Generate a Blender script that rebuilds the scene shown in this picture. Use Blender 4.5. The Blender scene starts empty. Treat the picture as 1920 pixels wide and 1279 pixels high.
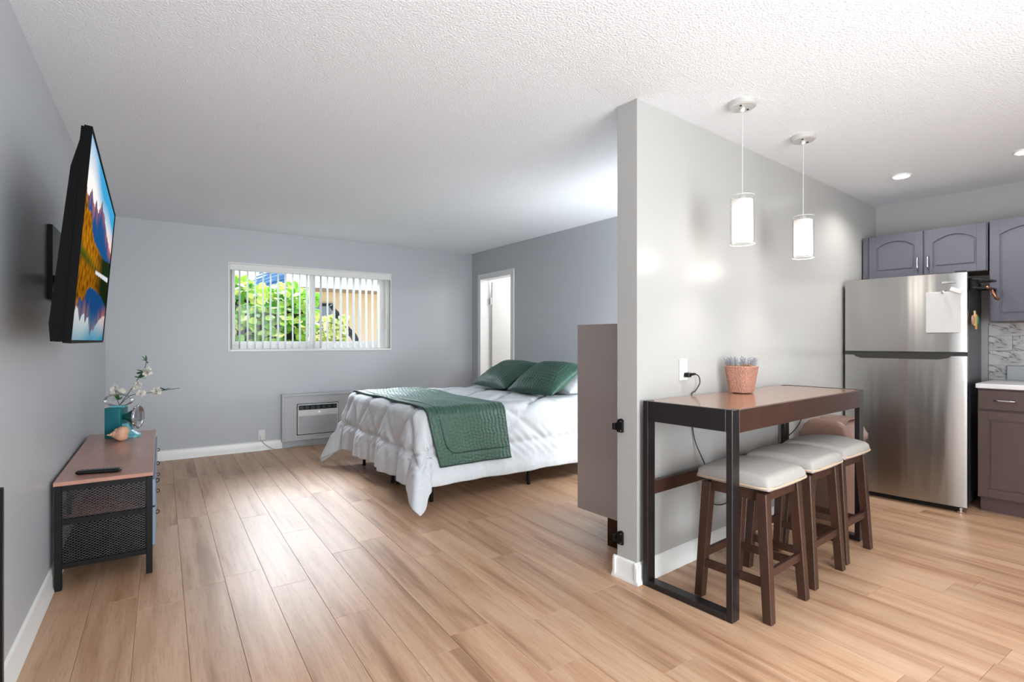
import bpy, bmesh, math, random
import numpy as np
from mathutils import Vector, Matrix, noise
random.seed(7); np.random.seed(7)
PI = math.pi
SC = bpy.context.scene
COL = SC.collection

# ------------------------------------------------------------------ camera, light, exposure
EYE = 1.22                       # eye height
TH = math.radians(33.7)          # camera turned right of the bedroom's long axis
KR = math.radians(4.9)           # the kitchen partition stands a little askew to the bedroom
cam = bpy.data.cameras.new('camera'); camo = bpy.data.objects.new('camera', cam); COL.objects.link(camo)
camo.location = (0, 0, EYE); camo.rotation_euler = (PI/2, 0, -TH)
cam.sensor_width = 36; cam.lens = 985/1920*36; cam.clip_start = .02; cam.clip_end = 200
SC.camera = camo
SC.view_settings.view_transform = 'Standard'; SC.view_settings.look = 'None'
SC.view_settings.gamma = 1; SC.view_settings.exposure = 0.45
SC.view_settings.use_curve_mapping = False
SC.cycles.use_denoising = True
SC.cycles.max_bounces = 10; SC.cycles.diffuse_bounces = 6; SC.cycles.glossy_bounces = 4
SC.cycles.transparent_max_bounces = 16; SC.cycles.sample_clamp_indirect = 6

W = bpy.data.worlds.new('sky'); SC.world = W; W.use_nodes = True
nt = W.node_tree; bg = nt.nodes['Background']
sky = nt.nodes.new('ShaderNodeTexSky'); sky.sky_type = 'NISHITA'; sky.sun_disc = False
sky.sun_elevation = math.radians(62); sky.sun_rotation = math.radians(240); sky.air_density = .9; sky.dust_density = 0; sky.ozone_density = 3
nt.links.new(sky.outputs[0], bg.inputs[0]); bg.inputs[1].default_value = .32

def kw_(x, y, z): return (x*math.cos(KR)-y*math.sin(KR), x*math.sin(KR)+y*math.cos(KR), z)
def light(name, kind, loc, power, color=(1, 1, 1), rot=(0, 0, 0), size=.1, size_y=None, **kw):
    l = bpy.data.lights.new(name, kind); l.energy = power; l.color = color
    if kind == 'AREA':
        l.size = size
        if size_y: l.shape = 'RECTANGLE'; l.size_y = size_y
    elif kind in ('POINT', 'SPOT'): l.shadow_soft_size = size
    for k, v in kw.items(): setattr(l, k, v)
    o = bpy.data.objects.new(name, l); COL.objects.link(o); o.location = loc; o.rotation_euler = rot
    return o
s = light('sun', 'SUN', (0, -3, 8), 4.0, (1, .96, .9), (math.radians(28), 0, math.radians(-60))); s.data.angle = .01
# added fill light in front of the closed rear wall, behind the camera
light('fill_rear', 'AREA', (1.2, -1.6, 1.15), 150, (.90, .96, 1), (math.radians(88), 0, math.radians(10)), 2.8, 1.9)
light('fill_over_garden', 'AREA', (1.5, 10.4, 4.4), 1000, (.90, .95, 1), (math.radians(-54), 0, 0), 3.6, 1.8)  # added area lamp above the view, brightens the bedroom through its window
# daylight arriving through the bedroom window
bw = light('bedroom_window_portal', 'AREA', (1.52, 6.64, 1.62), 1, (1, 1, 1), (math.radians(-90), 0, 0), 1.75, .9); bw.data.cycles.is_portal = True
# added fill lights out of view, behind the camera and behind the partition
light('fill_living', 'POINT', (.9, -.9, 1.1), 30, (.96, .985, 1), size=.25)  # added low fill, no fixture here
light('fill_bedroom', 'POINT', kw_(3.46, 2.12, 1.0), 66, (.91, .965, 1), size=.15)  # unseen fill behind the partition, added to brighten the bedroom
light('fill_up_living', 'AREA', (.3, -.9, .8), 25, (.95, .98, 1), (math.radians(180), 0, 0), 1.6, 1.2)  # added upward fill, brightens the ceiling by bounce
light('fill_up_bedroom', 'AREA', kw_(3.45, 2.12, .7), 9, (.96, .98, 1), (math.radians(180), 0, 0), .45, .45)   # added upward fill, hidden behind the partition

# ------------------------------------------------------------------ helpers
def lin(c):
    if isinstance(c, str):
        c = [int(c[i:i+2], 16)/255 for i in (0, 2, 4)]
    return tuple((v/12.92 if v <= .04045 else ((v+.055)/1.055)**2.4) for v in c[:3]) + (1,)

def mat(name, color, rough=.5, metal=0, bump=0, bscale=200, var=0, vscale=8, coat=0, stretch=None, emit=None, spec=None, bdist=.002, coords='Object', detail=3):
    m = bpy.data.materials.new(name); m.use_nodes = True
    n, l = m.node_tree.nodes, m.node_tree.links; b = n['Principled BSDF']
    c = lin(color); b.inputs['Base Color'].default_value = c
    b.inputs['Roughness'].default_value = rough; b.inputs['Metallic'].default_value = metal
    if spec is not None: b.inputs['Specular IOR Level'].default_value = spec
    if coat: b.inputs['Coat Weight'].default_value = coat; b.inputs['Coat Roughness'].default_value = .12
    if emit: b.inputs['Emission Color'].default_value = c; b.inputs['Emission Strength'].default_value = emit
    if bump or var:
        tc = n.new('ShaderNodeTexCoord'); mp = n.new('ShaderNodeMapping'); l.new(tc.outputs[coords], mp.inputs[0])
        if stretch: mp.inputs['Scale'].default_value = stretch
    if bump:
        t = n.new('ShaderNodeTexNoise'); t.inputs['Scale'].default_value = bscale; t.inputs['Detail'].default_value = detail
        l.new(mp.outputs[0], t.inputs[0]); bp = n.new('ShaderNodeBump'); bp.inputs['Strength'].default_value = bump
        bp.inputs['Distance'].default_value = bdist
        l.new(t.outputs[0], bp.inputs['Height']); l.new(bp.outputs[0], b.inputs['Normal'])
    if var:
        t = n.new('ShaderNodeTexNoise'); t.inputs['Scale'].default_value = vscale; t.inputs['Detail'].default_value = 5
        l.new(mp.outputs[0], t.inputs[0]); r = n.new('ShaderNodeValToRGB')
        r.color_ramp.elements[0].position = .3; r.color_ramp.elements[1].position = .7
        r.color_ramp.elements[0].color = tuple(v*(1-var) for v in c[:3])+(1,)
        r.color_ramp.elements[1].color = tuple(min(1, v*(1+var)) for v in c[:3])+(1,)
        l.new(t.outputs[0], r.inputs[0]); l.new(r.outputs[0], b.inputs['Base Color'])
    return m

def thin_glass(name, tint=(1, 1, 1), refl=1.0, ior=1.45):
    m = bpy.data.materials.new(name); m.use_nodes = True; n, l = m.node_tree.nodes, m.node_tree.links
    n.remove(n['Principled BSDF']); o = n['Material Output']
    t = n.new('ShaderNodeBsdfTransparent'); t.inputs[0].default_value = (*tint, 1)
    g = n.new('ShaderNodeBsdfGlossy'); g.inputs['Roughness'].default_value = .02
    f = n.new('ShaderNodeFresnel'); f.inputs[0].default_value = ior
    mm = n.new('ShaderNodeMath'); mm.operation = 'MULTIPLY'; mm.inputs[1].default_value = refl; l.new(f.outputs[0], mm.inputs[0])
    mx = n.new('ShaderNodeMixShader'); l.new(mm.outputs[0], mx.inputs[0]); l.new(t.outputs[0], mx.inputs[1]); l.new(g.outputs[0], mx.inputs[2])
    l.new(mx.outputs[0], o.inputs[0]); return m

def link(name, me, m, parent=None, mods=None, smooth=False, kind=None, label=None, cat=None, group=None, rz=0, loc=None):
    if not isinstance(me, bpy.types.Mesh):
        bm = me; bm.normal_update(); me = bpy.data.meshes.new(name); bm.to_mesh(me); bm.free()
    if m is not None and not len(me.materials):
        for x in (m if isinstance(m, (list, tuple)) else [m]): me.materials.append(x)
    if smooth is True:
        me.polygons.foreach_set('use_smooth', [True]*len(me.polygons))
    elif smooth:
        me.polygons.foreach_set('use_smooth', [True]*len(me.polygons)); me.set_sharp_from_angle(angle=math.radians(smooth))
    o = bpy.data.objects.new(name, me); COL.objects.link(o)
    if parent: o.parent = parent
    if rz: o.rotation_euler.z = rz
    if loc: o.location = loc
    if kind: o['kind'] = kind
    if label: o['label'] = label
    if cat: o['category'] = cat
    if group: o['group'] = group
    return o

def solo(name, bm, m, label, cat, group=None, smooth=False, rz=0, kind=None):
    """a thing that is one mesh: its origin moves to the middle of its base"""
    vs = [v.co for v in bm.verts]
    c = Vector(((min(v.x for v in vs)+max(v.x for v in vs))/2, (min(v.y for v in vs)+max(v.y for v in vs))/2, min(v.z for v in vs)))
    for v in bm.verts: v.co -= c
    return link(name, bm, m, smooth=smooth, label=label, cat=cat, group=group, loc=Matrix.Rotation(rz, 3, 'Z') @ c, rz=rz, kind=kind)

def thing(name, label, cat, loc=(0, 0, 0), rz=0, group=None):
    o = bpy.data.objects.new(name, None); COL.objects.link(o); o.empty_display_size = .1
    o.location = loc; o.rotation_euler = (0, 0, rz); o['label'] = label; o['category'] = cat
    if group: o['group'] = group
    return o

def kw(x, y, z=0):               # kitchen frame -> world
    c, s_ = math.cos(KR), math.sin(KR)
    return (x*c-y*s_, x*s_+y*c, z)

def B(): return bmesh.new()
def box(bm, x0, x1, y0, y1, z0, z1, bev=0, M=None, seg=1, mi=0):
    r = bmesh.ops.create_cube(bm, size=1); vs = r['verts']
    bmesh.ops.scale(bm, vec=(x1-x0, y1-y0, z1-z0), verts=vs)
    bmesh.ops.translate(bm, vec=((x0+x1)/2, (y0+y1)/2, (z0+z1)/2), verts=vs)
    fs = list({f for v in vs for f in v.link_faces})
    for f in fs: f.material_index = mi
    if bev:
        es = list({e for v in vs for e in v.link_edges})
        r = bmesh.ops.bevel(bm, geom=es, offset=bev, segments=seg, affect='EDGES', profile=.5)
        vs = list({v for f in r['faces'] for v in f.verts} | {v for v in vs if v.is_valid})
    if M is not None: bmesh.ops.transform(bm, matrix=M, verts=[v for v in vs if v.is_valid])
    return vs
def bx(*a, **k):
    bm = B(); box(bm, *a, **k); return bm
def hexa(bm, lo, hi):            # 4 lower, 4 upper points
    v = [bm.verts.new(p) for p in list(lo)+list(hi)]
    bm.faces.new(v[3::-1]); bm.faces.new(v[4:8])
    for i in range(4):
        j = (i+1) % 4; bm.faces.new((v[i], v[j], v[4+j], v[4+i]))
    return v
def tube(bm, pts, r, n=8, cap=True, closed=False):
    pts = [Vector(p) for p in pts]; rings = []
    up = Vector((0, 0, 1)); N = len(pts)
    for i, p in enumerate(pts):
        if closed: t = pts[(i+1) % N]-pts[i-1]
        else: t = pts[min(i+1, N-1)]-pts[max(i-1, 0)]
        t.normalize(); a = up if abs(t.dot(up)) < .95 else Vector((1, 0, 0))
        u = t.cross(a).normalized(); w = t.cross(u).normalized()
        if rings and u.dot(lastu) < 0: u = -u; w = -w
        lastu = u; rr = r[i] if isinstance(r, (list, tuple)) else r
        rings.append([bm.verts.new(p+(u*math.cos(2*PI*k/n)+w*math.sin(2*PI*k/n))*rr) for k in range(n)])
    for i in range(N if closed else N-1):
        a, b = rings[i], rings[(i+1) % N]
        for k in range(n): bm.faces.new((a[k], a[(k+1) % n], b[(k+1) % n], b[k]))
    if cap and not closed: bm.faces.new(rings[0][::-1]); bm.faces.new(rings[-1])
    return bm
def smoothpts(P, k=8):           # Catmull-Rom through the points
    P = [Vector(p) for p in P]; Q = [P[0]]+P+[P[-1]]; out = []
    for i in range(1, len(Q)-2):
        a, b, c, d = Q[i-1:i+3]
        for s_ in range(k):
            t = s_/k; out.append(.5*((2*b)+(c-a)*t+(2*a-5*b+4*c-d)*t*t+(3*b-a-3*c+d)*t**3))
    return out+[P[-1]]
def lathe(bm, prof, n=24, c=(0, 0, 0), M=None, sq=0):
    rings = []; new = []
    for r, z in prof:
        ring = []
        for k in range(n):
            a = 2*PI*k/n; ca, sa = math.cos(a), math.sin(a)
            f = 1 if not sq else 1/((abs(ca)**sq+abs(sa)**sq)**(1/sq))
            v = bm.verts.new((c[0]+r*f*ca, c[1]+r*f*sa, c[2]+z)); ring.append(v); new.append(v)
        rings.append(ring)
    for a, b in zip(rings, rings[1:]):
        for k in range(n): bm.faces.new((a[k], a[(k+1) % n], b[(k+1) % n], b[k]))
    if prof[0][0] > 1e-4: bm.faces.new(rings[0][::-1])
    if prof[-1][0] > 1e-4: bm.faces.new(rings[-1])
    if M is not None: bmesh.ops.transform(bm, matrix=M, verts=new)
    return new
def prism(bm, poly, axis, a, b, M=None):     # extrude a 2-D outline along an axis
    def P(p, t):
        return {'x': (t, p[0], p[1]), 'y': (p[0], t, p[1]), 'z': (p[0], p[1], t)}[axis]
    lo = [bm.verts.new(P(p, a)) for p in poly]; hi = [bm.verts.new(P(p, b)) for p in poly]
    n = len(poly); fs = [bm.faces.new(lo[::-1]), bm.faces.new(hi)]
    for i in range(n): fs.append(bm.faces.new((lo[i], lo[(i+1) % n], hi[(i+1) % n], hi[i])))
    bmesh.ops.recalc_face_normals(bm, faces=fs)
    if M is not None: bmesh.ops.transform(bm, matrix=M, verts=lo+hi)
    return lo+hi
def plate_with_hole(bm, axis, t0, t1, a0, a1, b0, b1, holes):
    """wall slab: axis is its normal, holes = (a0,a1,b0,b1) openings, one after another along a"""
    def bb(p, q, r, s_):
        if q-p < 1e-5 or s_-r < 1e-5: return
        if axis == 'y': box(bm, p, q, t0, t1, r, s_)
        else: box(bm, t0, t1, p, q, r, s_)
    cur = a0
    for h in sorted(holes):
        bb(cur, h[0], b0, b1); bb(h[0], h[1], b0, h[2]); bb(h[0], h[1], h[3], b1); cur = h[1]
    bb(cur, a1, b0, b1)
def copy_tree(o, parent=None):
    c = o.copy(); COL.objects.link(c); c.parent = parent
    for ch in list(o.children): copy_tree(ch, c)
    return c
def grid_mesh(name, P, uvflip=False):
    nu, nv = P.shape[:2]; me = bpy.data.meshes.new(name)
    idx = np.arange(nu*nv).reshape(nu, nv)
    f = np.stack([idx[:-1, :-1], idx[1:, :-1], idx[1:, 1:], idx[:-1, 1:]], -1).reshape(-1, 4)
    if uvflip: f = f[:, ::-1]
    me.from_pydata(P.reshape(-1, 3).tolist(), [], f.tolist()); me.update()
    return me

# ------------------------------------------------------------------ materials
M_wall = mat('wall_paint_grey', (.72, .735, .752), .38, bump=.12, bscale=160, bdist=.001)
M_wallk = mat('wall_paint_kitchen', (.68, .68, .672), .3, bump=.10, bscale=160, bdist=.001)
M_ceil = mat('popcorn_ceiling', (.91, .93, .95), .9, bump=.7, bscale=120, bdist=.008, detail=4)
M_white = mat('white_trim', (.90, .90, .89), .3)
M_whitem = mat('white_plastic', (.88, .88, .87), .35)
M_vane = mat('vane_vinyl', (.90, .90, .89), .45)
M_black = mat('black_metal', (.035, .035, .04), .42, metal=.2, spec=.35)
M_chrome = mat('chrome', (.85, .85, .86), .12, metal=1)
M_nickel = mat('brushed_nickel', (.80, .80, .79), .35, metal=.4)
M_espresso = mat('espresso_wood', (.235, .145, .11), .38, var=.25, vscale=6, stretch=(6, 6, .8), coat=.06)
M_dark = mat('dark_espresso', (.10, .082, .09), .34, var=.2, vscale=6, stretch=(5, 1, 5), coat=.12)
M_top = mat('table_top_walnut', (.56, .40, .30), .22, var=.16, vscale=5, stretch=(.8, 9, 3), coat=.5)
M_fab = mat('cream_upholstery', (.63, .615, .595), .8, bump=.25, bscale=700, var=.03, vscale=30)
M_pipe = mat('cream_piping', (.76, .66, .56), .7)
M_comf = mat('white_comforter', (.785, .80, .815), .75, bump=.35, bscale=26, bdist=.012, stretch=(1, 1, .35), detail=4)
M_green = mat('green_quilt', (.11, .285, .21), .45, bump=.6, bscale=90, bdist=.006, var=.12, vscale=60, spec=.7)
M_green.node_tree.nodes['Principled BSDF'].inputs['Sheen Weight'].default_value = .4
M_green.node_tree.nodes['Principled BSDF'].inputs['Sheen Roughness'].default_value = .35
M_green.node_tree.nodes['Principled BSDF'].inputs['Sheen Tint'].default_value = (.62, .86, .86, 1)
M_piping_green = mat('green_piping', (.06, .17, .14), .6)
M_taupe = mat('taupe_lacquer', (.61, .57, .56), .16, coat=.6)
M_cab = mat('cabinet_reflection_grey', (.33, .335, .375), .3, coat=.3, var=.03, vscale=3)  # espresso wall cabinets; bluish reflected light is put into the colour
M_cabd = mat('cabinet_groove', (.20, .19, .21), .4)
M_base = mat('cabinet_umber', (.335, .27, .262), .34, coat=.3, var=.06, vscale=5, stretch=(1, 1, .2))
M_fdark = mat('fridge_side_dark', (.25, .255, .28), .35, metal=.2)
M_quartz = mat('white_quartz', (.88, .88, .88), .25)
M_glass = thin_glass('window_glass', refl=.3)
M_clear = thin_glass('lamp_glass', (1, 1, 1), .35)
M_trash = mat('brown_plastic', (.50, .39, .345), .38)
M_teal = mat('teal_enamel', (.08, .43, .47), .3, var=.08, vscale=20)
M_tealL = mat('light_teal_enamel', (.42, .72, .76), .3)
M_tgreen = mat('deep_green_enamel', (.03, .33, .30), .3)
M_steel = bpy.data.materials.new('brushed_steel'); M_steel.use_nodes = True
_n, _l = M_steel.node_tree.nodes, M_steel.node_tree.links; _b = _n['Principled BSDF']
_b.inputs['Base Color'].default_value = lin((.68, .675, .665)); _b.inputs['Metallic'].default_value = 1; _b.inputs['Roughness'].default_value = .24
_b.inputs['Anisotropic'].default_value = .85; _b.inputs['Anisotropic Rotation'].default_value = .25
_t = _n.new('ShaderNodeTangent'); _t.direction_type = 'RADIAL'; _t.axis = 'Z'; _l.new(_t.outputs[0], _b.inputs['Tangent'])
_tc = _n.new('ShaderNodeTexCoord'); _mp = _n.new('ShaderNodeMapping'); _mp.inputs['Scale'].default_value = (1, 1.6, .12); _l.new(_tc.outputs['Object'], _mp.inputs[0])
_no = _n.new('ShaderNodeTexNoise'); _no.inputs['Scale'].default_value = 7; _no.inputs['Detail'].default_value = 1; _l.new(_mp.outputs[0], _no.inputs[0])
_bp = _n.new('ShaderNodeBump'); _bp.inputs['Strength'].default_value = .25; _bp.inputs['Distance'].default_value = .012; _l.new(_no.outputs[0], _bp.inputs['Height']); _l.new(_bp.outputs[0], _b.inputs['Normal'])

def plank_mat():
    m = bpy.data.materials.new('oak_plank'); m.use_nodes = True; n, l = m.node_tree.nodes, m.node_tree.links; b = n['Principled BSDF']
    tc = n.new('ShaderNodeTexCoord'); oi = n.new('ShaderNodeObjectInfo')
    mu = n.new('ShaderNodeVectorMath'); mu.operation = 'SCALE'; mu.inputs['Scale'].default_value = 37
    cx = n.new('ShaderNodeCombineXYZ')
    for i in range(3): l.new(oi.outputs['Random'], cx.inputs[i])
    l.new(cx.outputs[0], mu.inputs[0]); ad = n.new('ShaderNodeVectorMath'); l.new(tc.outputs['Object'], ad.inputs[0]); l.new(mu.outputs[0], ad.inputs[1])
    def noisy(scale, st, det=4, dist=0, rough=.55):
        mp = n.new('ShaderNodeMapping'); mp.inputs['Scale'].default_value = st; l.new(ad.outputs[0], mp.inputs[0])
        t = n.new('ShaderNodeTexNoise'); t.inputs['Scale'].default_value = scale; t.inputs['Detail'].default_value = det
        t.inputs['Distortion'].default_value = dist; t.inputs['Roughness'].default_value = rough; l.new(mp.outputs[0], t.inputs[0]); return t.outputs[0]
    def ramp(src, stops):
        r = n.new('ShaderNodeValToRGB'); e = r.color_ramp.elements
        while len(e) < len(stops): e.new(.5)
        for el, (p, c) in zip(e, stops): el.position = p; el.color = c
        l.new(src, r.inputs[0]); return r.outputs[0]
    def mix(kind, f, a, c):
        x = n.new('ShaderNodeMix'); x.data_type = 'RGBA'; x.blend_type = kind
        if isinstance(f, float): x.inputs[0].default_value = f
        else: l.new(f, x.inputs[0])
        l.new(a, x.inputs[6])
        if isinstance(c, tuple): x.inputs[7].default_value = c
        else: l.new(c, x.inputs[7])
        return x.outputs[2]
    streak = noisy(1.7, (7.5, .5, 1), 3, .25)
    grain = noisy(22, (7, .30, 1), 4, .5, .7)
    base = ramp(streak, [(.30, lin('967155')), (.42, lin('b48e70')), (.55, lin('c09d80')), (.75, lin('caa98c'))])
    tone = ramp(oi.outputs['Random'], [(0, (.92, .90, .88, 1)), (.5, (1, 1, 1, 1)), (1, (1.04, 1.0, .97, 1))])
    c1 = mix('MULTIPLY', 1.0, base, tone)
    g = ramp(grain, [(.36, (.72, .67, .63, 1)), (.50, (1, 1, 1, 1))])
    c2 = mix('MULTIPLY', .6, c1, g)
    l.new(c2, b.inputs['Base Color']); b.inputs['Roughness'].default_value = .36; b.inputs['Specular IOR Level'].default_value = .45
    bp = n.new('ShaderNodeBump'); bp.inputs['Strength'].default_value = .12; bp.inputs['Distance'].default_value = .001; l.new(grain, bp.inputs['Height']); l.new(bp.outputs[0], b.inputs['Normal'])
    return m
M_plank = plank_mat()

def marble_mat():
    m = mat('marble_tile', (.78, .775, .77), .25); n, l = m.node_tree.nodes, m.node_tree.links; b = n['Principled BSDF']
    tc = n.new('ShaderNodeTexCoord'); mp = n.new('ShaderNodeMapping'); mp.inputs['Scale'].default_value = (1, 1, 3.2); mp.inputs['Rotation'].default_value = (.15, 0, 0)
    l.new(tc.outputs['Object'], mp.inputs[0]); t = n.new('ShaderNodeTexNoise'); t.inputs['Scale'].default_value = 3.2; t.inputs['Detail'].default_value = 8; t.inputs['Distortion'].default_value = 1.1
    l.new(mp.outputs[0], t.inputs[0]); r = n.new('ShaderNodeValToRGB'); e = r.color_ramp.elements; e.new(.5); e.new(.5)
    for el, (p, c) in zip(e, [(.44, lin((.77, .765, .76))), (.495, lin((.68, .67, .67))), (.505, lin((.42, .41, .41))), (.525, lin((.77, .765, .76)))]): el.position = p; el.color = c
    l.new(t.outputs[0], r.inputs[0]); l.new(r.outputs[0], b.inputs['Base Color']); return m
M_marble = marble_mat()

# ------------------------------------------------------------------ the room shell
XL, YB, YR, H = -.455, 6.43, -1.7, 2.44
RA = Vector((3.617, YB)); RB = Vector((3.76, 2.06))    # right wall of the bedroom, back corner to partition
rdir = (RB-RA).normalized(); RZ = math.atan2(rdir.y, rdir.x)+PI/2
# floor: a sub-floor slab with individually laid planks
bm = B(); prism(bm, [(XL-.15, YR-.1), (6.2, YR-.1), (6.2, 6.75), (XL-.15, 6.75)], 'z', -.12, -.009)
floor = link('floor', bm, mat('subfloor_brown', (.50, .38, .29), .8), kind='structure')  # plain brown slab below the plank joints
kx_wall = 5.566
def clip_poly(poly, f):
    out = []
    for i, p in enumerate(poly):
        q = poly[(i+1) % len(poly)]; a, b = f(p), f(q)
        if a >= 0: out.append(p)
        if a*b < 0: t = a/(a-b); out.append((p[0]+(q[0]-p[0])*t, p[1]+(q[1]-p[1])*t))
    return out
PW, PL = .181, 1.22
wallf = lambda p: kx_wall-(p[0]*math.cos(KR)+p[1]*math.sin(KR))
full = None
rnd = random.Random(5); col = 0; x = XL
while x < 5.75:
    y = YR-rnd.random()*PL
    if col % 3 == 1: y = YR-.1
    while y < YB:
        x0, x1, y0, y1 = max(x, XL)+.0005, x+PW-.0005, max(y, YR)+.0005, min(y+PL, YB)-.0005
        y += PL
        if y1-y0 < .02: continue
        poly = clip_poly([(x0, y0), (x1, y0), (x1, y1), (x0, y1)], wallf)
        if len(poly) < 3: continue
        cx, cy = (x0+x1)/2, (y0+y1)/2
        # planks that no view from the camera's side of the room could show stay out behind the camera
        isfull = len(poly) == 4 and abs(y1-y0-PL) < .003
        if isfull and full: me = full
        else:
            bm = B(); ins = .0008
            lo = [bm.verts.new((p[0]-cx, p[1]-cy, 0)) for p in poly]
            ctr = Vector((sum(p[0] for p in poly)/len(poly)-cx, sum(p[1] for p in poly)/len(poly)-cy, 0))
            mid = [bm.verts.new((p[0]-cx, p[1]-cy, .0070)) for p in poly]
            hi = []
            for v in mid:
                d = ctr-Vector((v.co.x, v.co.y, 0)); hi.append(bm.verts.new((v.co.x+math.copysign(ins, d.x), v.co.y+math.copysign(ins, d.y), .008)))
            n_ = len(poly); bm.faces.new(lo[::-1]); bm.faces.new(hi)
            for i in range(n_):
                j = (i+1) % n_; bm.faces.new((lo[i], lo[j], mid[j], mid[i])); bm.faces.new((mid[i], mid[j], hi[j], hi[i]))
            bm.normal_update(); me = bpy.data.meshes.new('plank'); bm.to_mesh(me); bm.free(); me.materials.append(M_plank)
            if isfull: full = me
        o = bpy.data.objects.new('plank', me); COL.objects.link(o); o.parent = floor; o.location = (cx, cy, -.008+rnd.uniform(-.00015, .00015))
    x += PW; col += 1

link('ceiling', bx(XL-.2, 6.3, YR-.2, YB+.2, H, H+.15), M_ceil, kind='structure')
link('wall_left', bx(XL-.15, XL, YR-.1, YB+.2, -.01, H), M_wall, kind='structure')
WIN = (.60, 2.435, 1.105, 2.075)
bm = B(); plate_with_hole(bm, 'y', YB, YB+.2, XL, 3.7, -.01, H, [WIN]); wb = link('wall_back', bm, M_wall, kind='structure')
# right wall of the bedroom, local frame: y runs from the back corner towards the camera as -y
dA, dB = .225, .965
bm = B(); plate_with_hole(bm, 'x', 0, .13, -(RA-RB).length, 0, -.01, H, [(-dB, -dA, -.01, 2.07)])
link('wall_right', bm, M_wall, kind='structure', loc=(RA.x, RA.y, 0), rz=RZ)
link('wall_partition', bx(2.136, kx_wall, 1.67, 1.796, -.01, H), M_wallk, kind='structure', rz=KR)
link('wall_kitchen', bx(kx_wall, kx_wall+.15, -2.6, 1.80, -.01, H), M_wallk, kind='structure', rz=KR)
link('wall_rear', bx(XL-.15, 6.3, YR-.15, YR, -.01, H), M_wall, kind='structure')

# baseboards with a rounded shoe moulding
def bb_profile(): return [(0, 0), (.022, 0), (.022, .012), (.014, .024), (.013, .085), (.009, .098), (0, .105)]
def baseboard(name, p0, p1, nrm, rz=0, parent=None):
    """p0->p1 along the wall, nrm = into the room"""
    bm = B(); P0, P1, N = Vector(p0), Vector(p1), Vector(nrm)
    pr = bb_profile(); a = [bm.verts.new((*(P0+N*d), z)) for d, z in pr]; b = [bm.verts.new((*(P1+N*d), z)) for d, z in pr]
    fs = [bm.faces.new(a), bm.faces.new(b[::-1])]
    for i in range(len(pr)):
        j = (i+1) % len(pr); fs.append(bm.faces.new((a[i], b[i], b[j], a[j])))
    bmesh.ops.recalc_face_normals(bm, faces=fs)
    return link(name, bm, M_white, kind='structure', rz=rz, smooth=35)
baseboard('baseboard_left', (XL, YR), (XL, YB), (1, 0))
baseboard('baseboard_back', (XL, YB), (1.14, YB), (0, -1))
baseboard('baseboard_back', (2.05, YB), (3.6, YB), (0, -1))
baseboard('baseboard_partition', (2.114, 1.67), (4.7, 1.67), (0, -1), rz=KR)
baseboard('baseboard_partition', (2.136, 1.648), (2.136, 1.818), (-1, 0), rz=KR)
baseboard('baseboard_partition', (2.114, 1.796), (3.8, 1.796), (0, 1), rz=KR)
rw = lambda s_: (RA.x+rdir.x*s_, RA.y+rdir.y*s_)
baseboard('baseboard_right', rw(1.04), rw(4.3), (-math.cos(RZ), -math.sin(RZ)))
baseboard('baseboard_right', rw(0), rw(.15), (-math.cos(RZ), -math.sin(RZ)))

# window: sliding sashes in a white lining, panes
win = link('window_1', (lambda bm: (box(bm, WIN[0], WIN[0]+.012, YB-.004, YB+.2, WIN[2], WIN[3]), box(bm, WIN[1]-.012, WIN[1], YB-.004, YB+.2, WIN[2], WIN[3]),
      box(bm, WIN[0]+.012, WIN[1]-.012, YB-.004, YB+.2, WIN[3]-.012, WIN[3]), box(bm, WIN[0]+.012, WIN[1]-.012, YB-.012, YB+.2, WIN[2], WIN[2]+.022, bev=.003)) and bm)(B()), M_white, kind='structure')
def sash(x0, x1, y, z0, z1, w, name, wl=None, wr=None):
    bm = B(); wl = wl or w; wr = wr or w
    box(bm, x0, x0+wl, y, y+.03, z0, z1, bev=.003); box(bm, x1-wr, x1, y, y+.03, z0, z1, bev=.003)
    box(bm, x0+wl, x1-wr, y+.001, y+.029, z0, z0+w); box(bm, x0+wl, x1-wr, y+.001, y+.029, z1-w, z1)
    s_ = link(name, bm, M_whitem, win)
    link('pane', bx(x0+wl, x1-wr, y+.013, y+.017, z0+w, z1-w), M_glass, s_)
    return s_
xm = 1.52
s1 = sash(WIN[0]+.035, xm, YB+.115, 1.175, 2.045, .042, 'sash', wr=.055)
s2 = sash(xm-.05, WIN[1]-.035, YB+.15, 1.175, 2.045, .042, 'sash', wl=.07)
bm = B(); box(bm, WIN[0]+.012, WIN[0]+.036, YB+.10, YB+.195, 1.127, 2.063); box(bm, WIN[1]-.036, WIN[1]-.012, YB+.10, YB+.195, 1.127, 2.063)
box(bm, WIN[0]+.036, WIN[1]-.036, YB+.10, YB+.195, 1.127, 1.175, bev=.003); box(bm, WIN[0]+.036, WIN[1]-.036, YB+.10, YB+.195, 2.045, 2.063)
link('window_frame', bm, M_whitem, win)
link('latch', bx(xm-.035, xm-.015, YB+.103, YB+.1155, 1.55, 1.63, bev=.002), M_whitem, win)
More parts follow.
